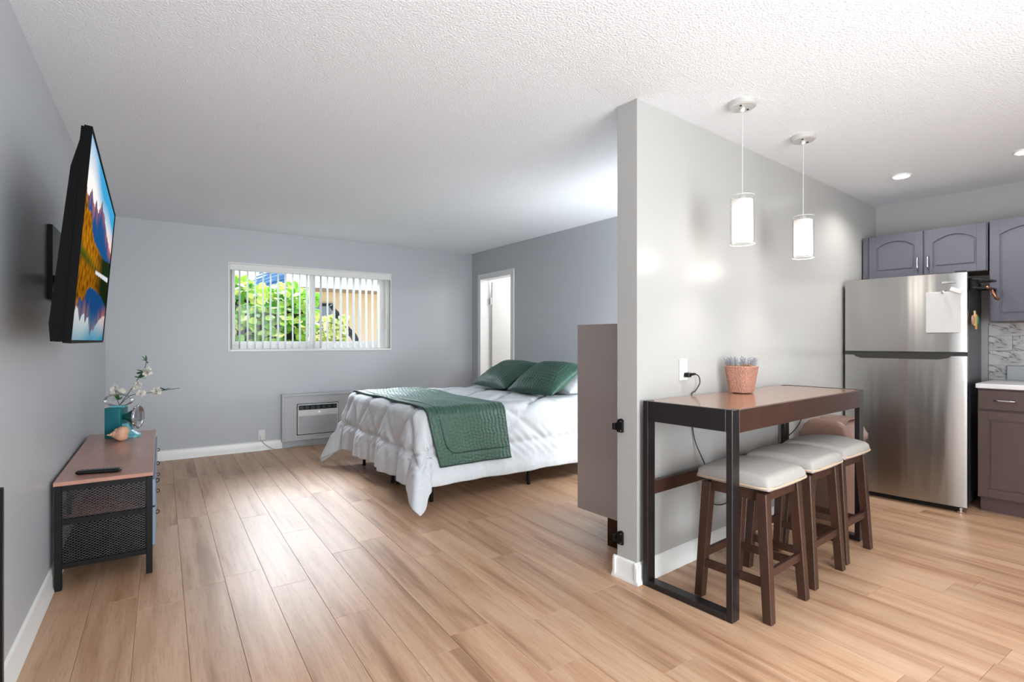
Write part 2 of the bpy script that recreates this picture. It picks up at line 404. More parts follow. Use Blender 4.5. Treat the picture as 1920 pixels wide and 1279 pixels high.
# door to the bathroom: casing and leaf (local frame of the right wall)
door = link('door_1', (lambda bm: (box(bm, -.014, .13, -dB, -dB+.018, -.005, 2.07), box(bm, -.014, .13, -dA-.018, -dA, -.005, 2.07), box(bm, -.014, .13, -dB+.018, -dA-.018, 2.052, 2.07)) and bm)(B()), M_white, kind='structure', loc=(RA.x, RA.y, 0), rz=RZ)
bm = B()
box(bm, -.018, 0, -dB-.05, -dB+.008, 0, 2.125, bev=.004); box(bm, -.018, 0, -dA-.008, -dA+.05, 0, 2.125, bev=.004); box(bm, -.0175, 0, -dB+.008, -dA-.008, 2.06, 2.1245, bev=.004)
link('door_casing', bm, M_white, door)
bm = B(); Mh = Matrix.Translation((.155, -dA-.035, 0)) @ Matrix.Rotation(math.radians(-10), 4, 'Z')
box(bm, 0, .66, -.018, .018, .012, 2.03, bev=.003, M=Mh); link('door_leaf', bm, M_white, door)
bm = B(); box(bm, .128, .158, -dA-.05, -dA-.019, 1.72, 1.81, bev=.002); tube(bm, [(.150, -dA-.046, 1.72), (.150, -dA-.046, 1.81)], .008, 8); link('hinge', bm, M_nickel, door)
# the bright bathroom beyond
bm = B(); box(bm, .13, 1.7, -.02, .10, -.01, 2.44); box(bm, .13, 1.7, -1.8, -1.68, -.01, 2.44); box(bm, 1.7, 1.82, -1.8, .1, -.01, 2.44)
link('wall_bathroom', bm, mat('bathroom_paint', (.93, .93, .93), .5), kind='structure', loc=(RA.x, RA.y, 0), rz=RZ)
light('fill_bathroom', 'POINT', (RA.x+1.05, RA.y-.9, 2.2), 26, (1, .99, .97), size=.12)  # added lamp out of view, brightens the bathroom behind the door

# ------------------------------------------------------------------ kitchen back wall: backsplash tiles, belongs to wall_kitchen
wk = bpy.data.objects['wall_kitchen']
z = .915; row = 0; rr = random.Random(3)
while z < 1.37:
    zt = min(z+.115, 1.36); y = .90 - (.0 if row % 2 else .18)
    ys = [.90]; 
    while ys[-1] > -.9:
        ys.append(ys[-1]-(.60 if len(ys) > 1 else (.30 if row % 2 else .14)))
    for a, b in zip(ys, ys[1:]):
        bm = bx(kx_wall-.008, kx_wall-.0005, b+.0012, a-.0012, z+.0012, zt-.0012, bev=.001)
        c = Vector((kx_wall, (a+b)/2, z))
        for v in bm.verts: v.co -= c
        link('tile', bm, M_marble, wk, loc=c)
    z += .115; row += 1

# ------------------------------------------------------------------ kitchen cabinets
def arch_door(bm, y0, y1, z0, z1, x, arch=True):
    """raised-panel door facing -x; y1 > y0. frame + sunk groove + raised field"""
    w = .055; t = .019
    def arc(ya, yb, zlo, zhi, n=14): return [(ya+(yb-ya)*i/n, zlo+(zhi-zlo)*math.sin(PI*i/n)**.8) for i in range(n+1)]
    a0, a1 = y0+w, y1-w
    rise = .055 if arch else 0
    zt = z1-w-rise
    # stiles and bottom rail
    box(bm, x, x+t, y0, a0, z0, z1, bev=.002); box(bm, x, x+t, a1, y1, z0, z1, bev=.002); box(bm, x, x+t, a0-.001, a1+.001, z0, z0+w, bev=.0015)
    # arched top rail
    top = arc(a0-.001, a1+.001, zt, zt+rise) if arch else [(a0, zt), (a1, zt)]
    prism(bm, top+[(a1+.001, z1), (a0-.001, z1)], 'x', x, x+t)
    # groove floor and raised field
    box(bm, x+.012, x+t-.001, a0, a1, z0+w-.001, z1-.01)
    g = .014
    tp = arc(a0+g, a1-g, zt-g, zt+rise-g) if arch else [(a0+g, zt-g), (a1-g, zt-g)]
    prism(bm, [(a1-g, z0+w+g), (a0+g, z0+w+g)]+tp, 'x', x+.004, x+.013)
def pull(bm, p, q, out=.028):
    p, q = Vector(p), Vector(q); d = Vector((-out, 0, 0))
    pts = [p, p+d*.7, p+d+(q-p)*.12, (p+q)/2+d*1.05, q+d+(p-q)*.12, q+d*.7, q]
    tube(bm, smoothpts(pts, 5), [.0055]*5+[.0045]*5+[.0065]*5+[.0065]*5+[.0045]*5+[.0055]*5+[.0055], 8)
def upper(name, label, y0, y1, z0, z1, doors, filler=None):
    bx_ = kw(5.38, (y0+y1)/2, z0); t = thing(name, label, 'cabinet', bx_, KR)
    off = Vector((5.38, (y0+y1)/2, z0))
    def sub(bm): 
        for v in bm.verts: v.co -= off
        return bm
    bm = B(); box(bm, 5.2, 5.562, y0, y1, z0+.012, z1); link('cabinet_body', sub(bm), M_cab, t)
    link('bottom_panel', sub(bx(5.2, 5.562, y0, y1, z0, z0+.012)), M_cabb, t)
    for a, b, hz in doors:
        bm = B(); arch_door(bm, a, b, z0+.002, z1-.002, 5.181); d = link('door', sub(bm), M_cab, t)
        if hz:
            hy = hz; bm = B(); pull(bm, (5.181, hy, z0+.045), (5.181, hy, z0+.145)); link('handle', sub(bm), M_chrome, d, smooth=True)
    return t
M_cabb = mat('cabinet_carcass_brown', (.37, .27, .235), .4, var=.1, vscale=6)
upper('wall_cabinet', 'short dark double cabinet with arched doors above the refrigerator', .845, 1.655, 1.745, 2.105, [(1.232, 1.605, 1.262), (.852, 1.222, 1.195)])
upper('wall_cabinet', 'tall dark arched-door wall cabinet right of the refrigerator, over the marble backsplash', .30, .836, 1.362, 2.112, [(.335, .832, None)])
upper('wall_cabinet', 'tall dark wall cabinet beyond the right picture edge', -.45, .296, 1.362, 2.112, [(-.06, .29, .26), (-.44, -.07, -.1)])
t = thing('base_cabinet', 'dark brown base cabinet with drawer and door beside the refrigerator', 'cabinet', kw(5.25, .58, 0), KR)
off = Vector((5.25, .58, 0))
def sb(bm, o=None):
    for v in bm.verts: v.co -= (o or off)
    return bm
link('cabinet_body', sb(bx(4.97, 5.56, .30, .862, .105, .884)), M_base, t)
link('toe_kick', sb(bx(5.02, 5.5, .30, .855, 0.002, .105)), M_base, t)
d = link('drawer', sb(bx(4.951, 4.97, .305, .858, .735, .872, bev=.003)), M_base, t)
bm = B(); pull(bm, (4.951, .765, .803), (4.951, .66, .803)); link('handle', sb(bm), M_chrome, d, smooth=True)
bm = B(); arch_door(bm, .305, .858, .115, .722, 4.951, arch=False); link('door', sb(bm), M_base, t)
t = thing('base_cabinet', 'dark brown base cabinet beyond the right picture edge', 'cabinet', kw(5.25, -.1, 0), KR); off = Vector((5.25, -.1, 0))
link('cabinet_body', sb(bx(4.97, 5.56, -.6, .297, .105, .884)), M_base, t); link('toe_kick', sb(bx(5.02, 5.5, -.6, .297, 0.002, .105)), M_base, t)
bm = B(); arch_door(bm, -.15, .292, .115, .872, 4.951, arch=False); link('door', sb(bm), M_base, t)
bm = B(); arch_door(bm, -.595, -.155, .115, .872, 4.951, arch=False); link('door', sb(bm), M_base, t)
t = thing('countertop', 'white countertop with short upstand beside the refrigerator', 'countertop', kw(5.25, .13, .885), KR); off = Vector((5.25, .13, .885))
link('worktop', sb(bx(4.925, 5.556, -.6, .868, .885, .918, bev=.004)), M_quartz, t)
link('upstand', sb(bx(5.535, 5.556, -.6, .79, .918, 1.028, bev=.003)), mat('upstand_grey', (.70, .71, .72), .3), t)

# ------------------------------------------------------------------ refrigerator
fr = thing('refrigerator', 'stainless steel top-freezer refrigerator with dark sides', 'refrigerator', kw(5.12, 1.272, 0), KR+math.radians(2.6)); off = Vector((5.12, 1.26, 0))
link('body', sb(bx(4.845, 5.48, .903, 1.622, .035, 1.675, bev=.006)), M_fdark, fr)
FY0, FY1 = .893, 1.648
def door_slab(z0, z1):
    bm = B(); n = 14; prof = []
    for i in range(n+1):
        u = i/n; y = FY0+(FY1-FY0)*u; e = min(u, 1-u)*(FY1-FY0)
        xx = 4.765+.010*(2*u-1)**2+(.012*(1-min(1, e/.012))**2)
        prof.append((xx, y))
    prof = prof+[(4.842, FY1), (4.842, FY0)]
    prism(bm, prof, 'z', z0, z1); return bm
link('freezer_door', sb(door_slab(1.142, 1.705)), M_steel, fr, smooth=40)
link('fridge_door', sb(door_slab(.045, 1.112)), M_steel, fr, smooth=40)
M_hnd = mat('handle_graphite', (.27, .27, .26), .3, metal=.6)
bm = B(); box(bm, 4.780, 4.845, FY0-.004, FY1+.002, 1.112, 1.142)
prism(bm, [(.955, 1.128), (1.59, 1.128), (1.565, 1.100), (1.53, 1.088), (1.045, 1.088), (.99, 1.100)], 'x', 4.755, 4.79); link('pocket_handle', sb(bm), M_hnd, fr)
bm = B(); box(bm, 4.80, 5.45, .93, 1.59, .012, .035); link('kick_grille', sb(bm), M_black, fr)
for yy in (.93, 1.58):
    bm = B(); lathe(bm, [(.02, 0), (.022, .004), (.022, .012), (.012, .014), (.012, .036)], 14, (4.81, yy, 0)); link('levelling_foot', sb(bm), M_chrome, fr)
link('hinge_cover', sb(bx(4.80, 4.87, FY0+.01, FY0+.07, 1.705, 1.722, bev=.004)), M_hnd, fr)
link('badge', sb(bx(4.756, 4.7665, .948, 1.028, 1.632, 1.645, bev=.001)), M_chrome, fr)
def on_fridge(name, bm, m, label, cat):
    o = solo(name, bm, m, label, cat, rz=KR); a = math.radians(2.6); c = Vector(kw(5.12, 1.26))
    o.location = Matrix.Translation(c) @ Matrix.Rotation(a, 4, 'Z') @ Matrix.Translation(-c) @ o.location; o.rotation_euler.z += a; return o
on_fridge('magnetic_board', bx(4.742, 4.746, .932, 1.128, 1.28, 1.572, bev=.0015), mat('white_sheet', (.80, .80, .79), .5), 'blank white magnetic sheet stuck on the upper refrigerator door', 'board')
bm = B(); Mr = Matrix.Translation((4.73, .955, 1.575)) @ Matrix.Rotation(math.radians(26), 4, 'X'); box(bm, -.012, .012, -.035, .035, -.014, .014, bev=.003, M=Mr)
on_fridge('magnetic_clip', bm, M_whitem, 'tilted white magnetic clip at the top corner of the blank sheet', 'clip')
bm = B(); lathe(bm, [(.013, 0), (.013, .006), (.006, .010), (.010, .018), (.0, .02)], 14, M=Matrix.Translation((4.741, 1.03, 1.571)) @ Matrix.Rotation(-PI/2, 4, 'Y'))
on_fridge('round_magnet', bm, M_chrome, 'small round chrome magnet holding the top edge of the blank sheet', 'magnet')
# black magnetic rack on the side of the refrigerator
M_copper = mat('copper_metal', (.70, .47, .37), .3, metal=.8)
rk = thing('magnetic_rack', 'black and copper folding rack on the dark side of the refrigerator', 'rack', kw(5.0, .885, 1.50), KR); off = Vector((5.0, .885, 1.50))
link('back_plate', sb(bx(4.885, 5.13, .880, .896, 1.585, 1.675, bev=.006)), M_black, rk)
bm = B()
for zz in (1.66, 1.60): tube(bm, [(4.90, .88, zz), (4.94, .79, zz-.01), (5.12, .79, zz-.005), (5.16, .88, zz)], .007, 8)
link('guard_rail', sb(bm), M_black, rk)
bm = B(); tube(bm, [(4.90, .80, 1.597), (5.13, .80, 1.603)], .008, 8); tube(bm, [(5.0, .80, 1.60), (5.0, .775, 1.54), (5.03, .76, 1.515)], .010, 8); link('swing_arm', sb(bm), M_copper, rk, smooth=True)
bm = B(); tube(bm, [(5.13, .80, 1.60), (5.07, .78, 1.525)], .009, 8); link('brace', sb(bm), M_black, rk)
bm = B(); box(bm, 5.0, 5.09, .884, .894, 1.43, 1.442, M=None); on_fridge('knife_magnet', bm, M_black, 'small black bar magnet on the refrigerator side, above the colourful magnets', 'magnet')
for (xx, zz, dx, dz, c, lab, rnd_) in [(4.91, 1.37, .035, .04, (.72, .55, .46), 'round tan magnet on the refrigerator side, nearest the door', 1), (4.975, 1.385, .02, .055, (.85, .76, .55), 'cream upright magnet on the refrigerator side, beside the tan one', 0),
        (5.035, 1.36, .02, .055, (.85, .65, .25), 'yellow upright magnet on the refrigerator side', 0), (5.10, 1.375, .03, .03, (.18, .55, .42), 'round green magnet on the refrigerator side', 1)]:
    bm = B()
    if rnd_: lathe(bm, [(dx, 0), (dx, .008), (dx*.8, .012)], 16, M=Matrix.Translation((xx, .894, zz)) @ Matrix.Rotation(PI/2, 4, 'X'))
    else: box(bm, xx-dx, xx+dx, .884, .894, zz-dz, zz+dz, bev=.003)
    on_fridge('fridge_magnet', bm, mat('magnet_paint', c, .5), lab, 'magnet')

# ------------------------------------------------------------------ bar table
bt = thing('bar_table', 'tall narrow dark wood bar table against the kitchen partition', 'table', kw(2.92, 1.42, 0), KR); off = Vector((2.92, 1.42, 0))
TX0, TX1, TY0, TY1, TZ = 2.15, 3.70, 1.175, 1.645, .922
link('tabletop', sb(bx(TX0+.012, TX1-.012, TY0+.012, TY1, TZ-.022, TZ-.002, bev=.002)), M_top, bt)
link('apron', sb(bx(TX0+.06, TX1-.06, TY0, TY0+.022, TZ-.105, TZ-.003, bev=.002)), M_espresso, bt, label='brown front apron of the table')
link('apron', sb(bx(TX0+.06, TX1-.06, TY1-.022, TY1, TZ-.105, TZ-.024, bev=.002)), M_dark, bt)
for xa in (TX0, TX1-.022): link('end_panel', sb(bx(xa, xa+.022, TY0+.03, TY1-.03, TZ-.098, TZ, bev=.002)), M_dark, bt)
for xa in (TX0, TX1-.06):
    link('leg', sb(bx(xa, xa+.06, TY0-.001, TY0+.029, .001, TZ, bev=.0025)), M_dark, bt)
    link('leg', sb(bx(xa, xa+.06, TY1-.03, TY1, .001, TZ, bev=.0025)), M_dark, bt)
    link('floor_rail', sb(bx(xa, xa+.06, TY0+.029, TY1-.03, .001, .03, bev=.0025)), M_dark, bt)
link('stretcher', sb(bx(TX0+.06, TX1-.06, TY1-.028, TY1-.004, .45, .515, bev=.002)), M_espresso, bt)

# ------------------------------------------------------------------ bar stools
def leg_bm(x, y, sx, sy, ztop=.555):
    bm = B(); a, b = .0235, .020
    tx, ty = x-sx*.018, y-sy*.035
    hexa(bm, [(x-b, y-b, 0), (x+b, y-b, 0), (x+b, y+b, 0), (x-b, y+b, 0)], [(tx-a, ty-a, ztop), (tx+a, ty-a, ztop), (tx+a, ty+a, ztop), (tx-a, ty+a, ztop)])
    bmesh.ops.bevel(bm, geom=list(bm.edges), offset=.003, segments=1, affect='EDGES'); return bm
def make_stool(label):
    t = thing('bar_stool', label, 'stool', (0, 0, 0), KR, 'backless stools under the bar table')
    FX, FY = .172, .165
    for sx in (-1, 1):
        for sy in (-1, 1): link('leg', leg_bm(sx*FX, sy*FY, sx, sy), M_espresso, t)
    def at(s_, z): return s_*(FX-.018*z/.555)
    def aty(s_, z): return s_*(FY-.035*z/.555)
    for sy in (-1, 1): link('stretcher', bx(at(-1, .2)+.02, at(1, .2)-.02, aty(sy, .2)-.009, aty(sy, .2)+.009, .185, .222, bev=.002), M_espresso, t)
    for sx in (-1, 1): link('stretcher', bx(at(sx, .15)-.009, at(sx, .15)+.009, aty(-1, .15)+.02, aty(1, .15)-.02, .145, .182, bev=.002), M_espresso, t)
    bm = B(); tx, ty = FX-.018, FY-.035
    for sy in (-1, 1): box(bm, -tx+.02, tx-.02, sy*ty-.011, sy*ty+.011, .515, .572)
    for sx in (-1, 1): box(bm, sx*tx-.011, sx*tx+.011, -ty+.02, ty-.02, .515, .572)
    link('apron', bm, M_espresso, t)
    # upholstered pad: rounded rectangle, crowned
    nu, nv = 33, 29; A, Bh = .205, .185
    U = np.linspace(-1, 1, nu)[:, None]*np.ones((1, nv)); V = np.ones((nu, 1))*np.linspace(-1, 1, nv)[None, :]
    def rr_(u, v): # soften corners
        k = 1-.045*(u*u*v*v); return u*k, v*k
    u, v = rr_(U, V); e = np.maximum(np.abs(U), np.abs(V))
    edge = np.sqrt(np.clip(1-np.clip((e-.82)/.18, 0, 1)**2.2, 0, 1))
    Z = .572+.012+edge*(.036+.020*(1-V**2)+.006*(1-U**2)) - .006*(U**2)*(V**2)
    inset = 1-.02*(1-edge)
    P = np.stack([u*A*inset, v*Bh*inset, Z+0*U], -1)
    me = grid_mesh('cushion', P)
    bm = B(); bm.from_mesh(me); r = bmesh.ops.extrude_edge_only(bm, edges=[e_ for e_ in bm.edges if e_.is_boundary])
    for vv in [g for g in r['geom'] if isinstance(g, bmesh.types.BMVert)]: vv.co.z = .572; vv.co.x *= .985; vv.co.y *= .985
    link('cushion', bm, M_fab, t, smooth=True)
    pts = []
    for k in range(48):
        a = 2*PI*k/48; ca, sa = math.cos(a), math.sin(a); f = 1/((abs(ca)**9+abs(sa)**9)**(1/9)); pts.append((ca*f*A*.985, sa*f*Bh*.985, .583))
    link('piping', tube(B(), pts, .0042, 6, closed=True), M_pipe, t, smooth=True)
    return t
st0 = make_stool('cream padded bar stool nearest the camera, at the near end of the bar table')
st0.location = kw(2.455, 1.245, 0)
for (x_, y_, a_, lab) in [(2.945, 1.262, 0, 'cream padded bar stool in the middle of the three under the bar table'), (3.395, 1.275, -.01, 'cream padded bar stool nearest the refrigerator')]:
    c = copy_tree(st0); c.location = kw(x_, y_, 0); c.rotation_euler.z = KR+a_; c['label'] = lab

# ------------------------------------------------------------------ trash bin
tb = thing('trash_bin', 'brown plastic trash bin with a domed lid between the bar table and refrigerator', 'bin', kw(4.02, 1.46, 0), KR); off = None
def rrect(hx, hy, r, n=6):
    out = []
    for cx, cy, a0 in ((hx-r, hy-r, 0), (-hx+r, hy-r, PI/2), (-hx+r, -hy+r, PI), (hx-r, -hy+r, 1.5*PI)):
        for i in range(n+1): a = a0+PI/2*i/n; out.append((cx+r*math.cos(a), cy+r*math.sin(a)))
    return out
def loft(bm, rings, cap=True):
    R_ = [[bm.verts.new(p) for p in r] for r in rings]
    for a, b in zip(R_, R_[1:]):
        for k in range(len(a)): bm.faces.new((a[k], a[(k+1) % len(a)], b[(k+1) % len(a)], b[k]))
    if cap: bm.faces.new(R_[0][::-1]); bm.faces.new(R_[-1])
bm = B(); loft(bm, [[(x_, y_, z_) for x_, y_ in rrect(hx, hy, .04)] for hx, hy, z_ in ((.13, .12, .002), (.135, .125, .01), (.165, .155, .56), (.165, .155, .565))]); link('bucket', bm, M_trash, tb, smooth=40)
bm = B(); rings = []
for hx, hy, z_ in ((.172, .162, .548), (.175, .165, .555), (.175, .165, .585), (.168, .158, .595), (.160, .14, .64), (.15, .11, .672), (.13, .08, .688)): rings.append([(x_, y_, z_) for x_, y_ in rrect(hx, hy, .035)])
loft(bm, rings); link('lid', bm, M_trash, tb, smooth=40)
bm = B(); prism(bm, [(-.125, .592), (-.168, .598), (-.165, .612), (-.115, .682), (-.08, .700), (.07, .700), (.11, .682), (.115, .672), (.06, .69), (-.07, .69), (-.11, .672), (-.135, .63)], 'y', -.12, .05)
link('swing_flap', bm, M_trash, tb, smooth=40)

# ------------------------------------------------------------------ potted plant on the bar table
pp = thing('potted_plant', 'dried lavender-like plant in a terracotta basket pot on the bar table', 'plant', kw(2.93, 1.545, TZ+.0005), KR)
M_pot = mat('pink_terracotta_weave', (.73, .53, .455), .7, bump=1, bscale=150, bdist=.012, var=.3, vscale=150)
bm = B(); lathe(bm, [(.050, 0), (.058, .004), (.078, .145), (.080, .150), (.076, .154), (.070, .150), (.066, .135), (.0, .133)], 28, sq=4); link('pot', bm, M_pot, pp, smooth=40)
bm = B(); r_ = random.Random(2)
for i in range(95):
    a, rr0 = r_.uniform(0, 2*PI), .068*math.sqrt(r_.random()); x_, y_ = rr0*math.cos(a), rr0*math.sin(a); p = Vector((x_, y_, .13)); d = Vector((x_*9, y_*9, 1+r_.random()*.3)).normalized(); L = r_.uniform(.04, .085)
    q = p+d*L; tube(bm, [p, (p+q)/2+Vector((r_.uniform(-.004, .004), r_.uniform(-.004, .004), 0)), q], .0008, 4)
    for k in range(7):
        c = p+d*L*(.45+.08*k); e = Vector((r_.uniform(-1, 1), r_.uniform(-1, 1), .6)).normalized()*r_.uniform(.006, .012); tube(bm, [c, c+e*.6, c+e], [.0007, .0014, .0004], 4)
link('sprigs', bm, mat('grey_lavender_sprig', (.52, .54, .58), .8), pp, kind='stuff')
bm = B()
for i in range(60):
    a, rr0 = r_.uniform(0, 2*PI), .066*math.sqrt(r_.random()); bmesh.ops.create_icosphere(bm, subdivisions=1, radius=r_.uniform(.006, .011), matrix=Matrix.Translation((rr0*math.cos(a), rr0*math.sin(a), .138+r_.random()*.022)))
link('moss', bm, mat('ochre_moss', (.66, .50, .28), .9, var=.3, vscale=90), pp, kind='stuff')

# ------------------------------------------------------------------ outlet, plug and cord on the partition
def outlet(loc, rz, label, w=.072, h=.118):
    t = thing('wall_outlet', label, 'outlet', loc, rz)
    link('cover_plate', bx(-w/2, w/2, -.006, 0, 0, h, bev=.002), M_whitem, t)
    link('receptacle', bx(-.017, .017, -.009, -.005, h/2-.033, h/2+.033, bev=.002), M_whitem, t)
    return t
outlet(kw(2.532, 1.6695, 1.005), KR, 'white outlet on the kitchen partition above the bar table')
t = thing('power_cord', 'dark brown plug and cord running from the partition outlet down behind the bar table', 'cord', kw(2.54, 1.655, 1.03), KR); off = Vector((2.54, 1.655, 1.03))
bm = B(); box(bm, 2.528, 2.556, 1.628, 1.661, 1.022, 1.047, bev=.004); tube(bm, [(2.55, 1.642, 1.036), (2.60, 1.636, 1.038)], [.010, .006], 8); link('plug', sb(bm), M_black, t)
M_cord = mat('cord_dark', (.16, .11, .10), .5)
pts = smoothpts([(2.59, 1.637, 1.038), (2.635, 1.637, 1.025), (2.655, 1.642, .985), (2.63, 1.655, .94), (2.60, 1.6575, .92), (2.60, 1.6575, .80), (2.63, 1.655, .66), (2.66, 1.60, .50), (2.655, 1.62, .42), (2.75, 1.63, .30), (2.95, 1.63, .27), (3.3, 1.63, .38), (3.45, 1.6, .52), (3.60, 1.52, .66), (3.68, 1.50, .80), (3.69, 1.50, .812)], 8)
link('cable', sb(tube(B(), pts, .0033, 6)), M_cord, t, smooth=True)

# ------------------------------------------------------------------ gate brackets on the partition end
for zc, lab in ((.782, 'black gate bracket screwed to the partition end at table height'), (.203, 'black gate bracket low on the partition end near the baseboard')):
    t = thing('gate_bracket', lab, 'bracket', kw(2.13, 1.775, zc), KR); off = Vector((2.13, 1.775, zc))
    poly = [(1.752, zc-.033), (1.790, zc-.033), (1.792, zc-.024), (1.802, zc-.024), (1.802, zc+.012), (1.793, zc+.014), (1.782, zc+.033), (1.765, zc+.038), (1.752, zc+.030)]
    bm = B(); prism(bm, poly, 'x', 2.122, 2.1355); bmesh.ops.bevel(bm, geom=list(bm.edges), offset=.0015, segments=1, affect='EDGES'); link('plate', sb(bm), M_black, t)
    link('catch', sb(bx(2.112, 2.135, 1.797, 1.812, zc-.022, zc+.012, bev=.002)), M_black, t)
    for dz in (-.024, .024):
        bm = B(); lathe(bm, [(.0035, 0), (.003, .0015), (0, .002)], 10, M=Matrix.Translation((2.122, 1.762, zc+dz)) @ Matrix.Rotation(-PI/2, 4, 'Y')); link('screw', sb(bm), M_chrome, t)

# ------------------------------------------------------------------ taupe cabinet behind the partition
t = thing('lacquer_cabinet', 'glossy taupe cabinet on a short leg standing behind the partition end', 'cabinet', kw(2.9, 2.07, 0), KR); off = Vector((2.9, 2.07, 0))
link('cabinet_body', sb(bx(2.41, 3.30, 1.83, 2.325, .175, 1.312, bev=.003)), M_taupe, t)
link('side_panel', sb(bx(2.394, 2.41, 1.825, 2.337, .168, 1.322, bev=.002)), M_taupe, t)
link('door', sb(bx(2.412, 2.85, 2.325, 2.343, .172, 1.318, bev=.002)), M_taupe, t); link('door', sb(bx(2.855, 3.298, 2.325, 2.343, .172, 1.318, bev=.002)), M_taupe, t)
M_leg = mat('polished_bronze', (.23, .155, .12), .15, metal=.7)
for xx in (2.40, 3.2): link('leg', sb(bx(xx, xx+.03, 1.87, 2.095, .001, .176, bev=.002)), M_leg, t)

# ------------------------------------------------------------------ pendants and downlights
def shade_mat():
    m = bpy.data.materials.new('frosted_shade_lit'); m.use_nodes = True; n, l = m.node_tree.nodes, m.node_tree.links; b = n['Principled BSDF']
    b.inputs['Base Color'].default_value = (.5, .49, .47, 1); b.inputs['Roughness'].default_value = .5
    tc = n.new('ShaderNodeTexCoord'); sp = n.new('ShaderNodeSeparateXYZ'); l.new(tc.outputs['Object'], sp.inputs[0])
    r = n.new('ShaderNodeMapRange'); r.inputs[1].default_value = .23; r.inputs[2].default_value = .07; r.inputs[3].default_value = .30; r.inputs[4].default_value = 1.5; l.new(sp.outputs[2], r.inputs[0])
    b.inputs['Emission Color'].default_value = (1, .93, .83, 1); l.new(r.outputs[0], b.inputs['Emission Strength']); return m
M_shade = shade_mat()
def pendant(x_, y_, label):
    t = thing('pendant_lamp', label, 'lamp', kw(x_, y_, 1.714), KR, 'glass pendants over the bar table')
    hc = H-1.714
    bm = B(); lathe(bm, [(.0, hc-.03), (.060, hc-.03), (.067, hc-.024), (.067, hc)], 28); link('canopy', bm, M_nickel, t, smooth=35)
    bm = B(); lathe(bm, [(.0, hc-.05), (.010, hc-.05), (.013, hc-.03)], 12); link('cord_grip', bm, M_whitem, t, smooth=True)
    for s_ in (-1, 1):
        bm = B(); lathe(bm, [(.0, -.002), (.006, -.002), (.006, .002)], 10, (s_*.035, -.01, hc-.031)); link('screw', bm, M_black, t)
    link('cord', tube(B(), [(0, 0, .245), (0, 0, hc-.04)], .0022, 6), mat('clear_cord', (.78, .78, .78), .3), t)
    bm = B(); lathe(bm, [(.022, .205), (.024, .225), (.012, .25), (.0, .252)], 16); link('socket', bm, M_nickel, t, smooth=True)
    bm = B(); n = 36; lathe(bm, [(.050, .022), (.050, .225)], n); 
    for f in [f for f in bm.faces if len(f.verts) > 4]: bm.faces.remove(f)
    o = link('inner_shade', bm, M_shade, t, smooth=True); sm = o.modifiers.new('thickness', 'SOLIDIFY'); sm.thickness = .003
    bm = B(); lathe(bm, [(.058, 0), (.058, .247)], n)
    for f in [f for f in bm.faces if len(f.verts) > 4]: bm.faces.remove(f)
    link('outer_shade', bm, M_clear, t, smooth=True)
    for zz in (.001, .246):
        bm = tube(B(), [(.058*math.cos(2*PI*k/36), .058*math.sin(2*PI*k/36), zz) for k in range(36)], .0013, 5, closed=True)
        link('glass_rim', bm, mat('glass_edge', (.92, .93, .92), .15), t, smooth=True)
    tube_ = tube(B(), [(-.085, .0, .195), (.05, .0, .205)], .0018, 6); link('cross_pin', tube_, M_nickel, t)
    light('pendant_bulb', 'POINT', kw(x_, y_, 1.69), 1.2, (1, .93, .84), size=.045)
    light('pendant_beam', 'SPOT', kw(x_, y_, 1.70), 9, (1, .94, .86), size=.04, spot_size=math.radians(116), spot_blend=1); return t
pendant(2.594, 1.363, 'glass cylinder pendant lamp on the left, nearer the partition end')
pendant(3.307, 1.363, 'glass cylinder pendant lamp on the right, nearer the refrigerator')
M_lens = mat('downlight_lens', (1, 1, 1), .4, emit=9)
for (x_, y_, lab) in ((4.656, 1.235, 'round recessed ceiling light above the refrigerator'), (4.67, .575, 'round recessed ceiling light cut by the right picture edge')):
    t = thing('recessed_light', lab, 'light', kw(x_, y_, H-.012), KR, 'recessed lights in the kitchen ceiling')
    bm = B(); lathe(bm, [(.048, .002), (.058, .0), (.062, .006), (.062, .0125)], 28); link('trim_ring', bm, M_white, t, smooth=35)
    bm = B(); lathe(bm, [(.0, -.0015), (.046, -.0015), (.0475, .002)], 24); link('lens', bm, M_lens, t)
    light('downlight', 'SPOT', kw(x_, y_, H-.02), 34, (1, .95, .9), size=.05, spot_size=math.radians(150), spot_blend=.6)

# ------------------------------------------------------------------ vertical blind
vb = thing('vertical_blind', 'white vertical blind with open vanes in the bedroom window', 'blind', (1.52, YB+.05, 2.0))
link('headrail', bx(-.90, .90, -.022, .022, .015, .062, bev=.003), M_vane, vb)
link('valance', bx(-.905, .905, -.048, -.040, -.005, .062, bev=.002), M_vane, vb)
def vane_mesh():
    bm = B(); n = 6; w = .087
    lo, hi = [], []
    for i in range(n+1):
        u = i/n-.5; cx_ = .006*(1-4*u*u); lo.append((cx_, u*w)); 
    prof = lo+[(a+.0012, b) for a, b in lo[::-1]]
    prism(bm, prof, 'z', -.865, .012)
    for v in bm.verts: v.co = Vector((v.co.x, v.co.y, v.co.z))
    me = bpy.data.meshes.new('vane'); bm.normal_update(); bm.to_mesh(me); bm.free(); me.materials.append(M_vane); return me
VM = vane_mesh(); rv = random.Random(1)
xs = [-.885+.0785*i for i in range(22)]+[.815, .845, .868, .888]
for i, x_ in enumerate(xs):
    o = bpy.data.objects.new('vane', VM); COL.objects.link(o); o.parent = vb; o.location = (x_, -.006+.002*(i % 2), 0)
    o.rotation_euler.z = rv.uniform(-.05, .05) + (0.03 if i < 22 else rv.uniform(.6, 1.0))
link('wand', tube(B(), [(.84, -.055, 0.0), (.842, -.056, -.62)], .004, 8), M_whitem, vb)

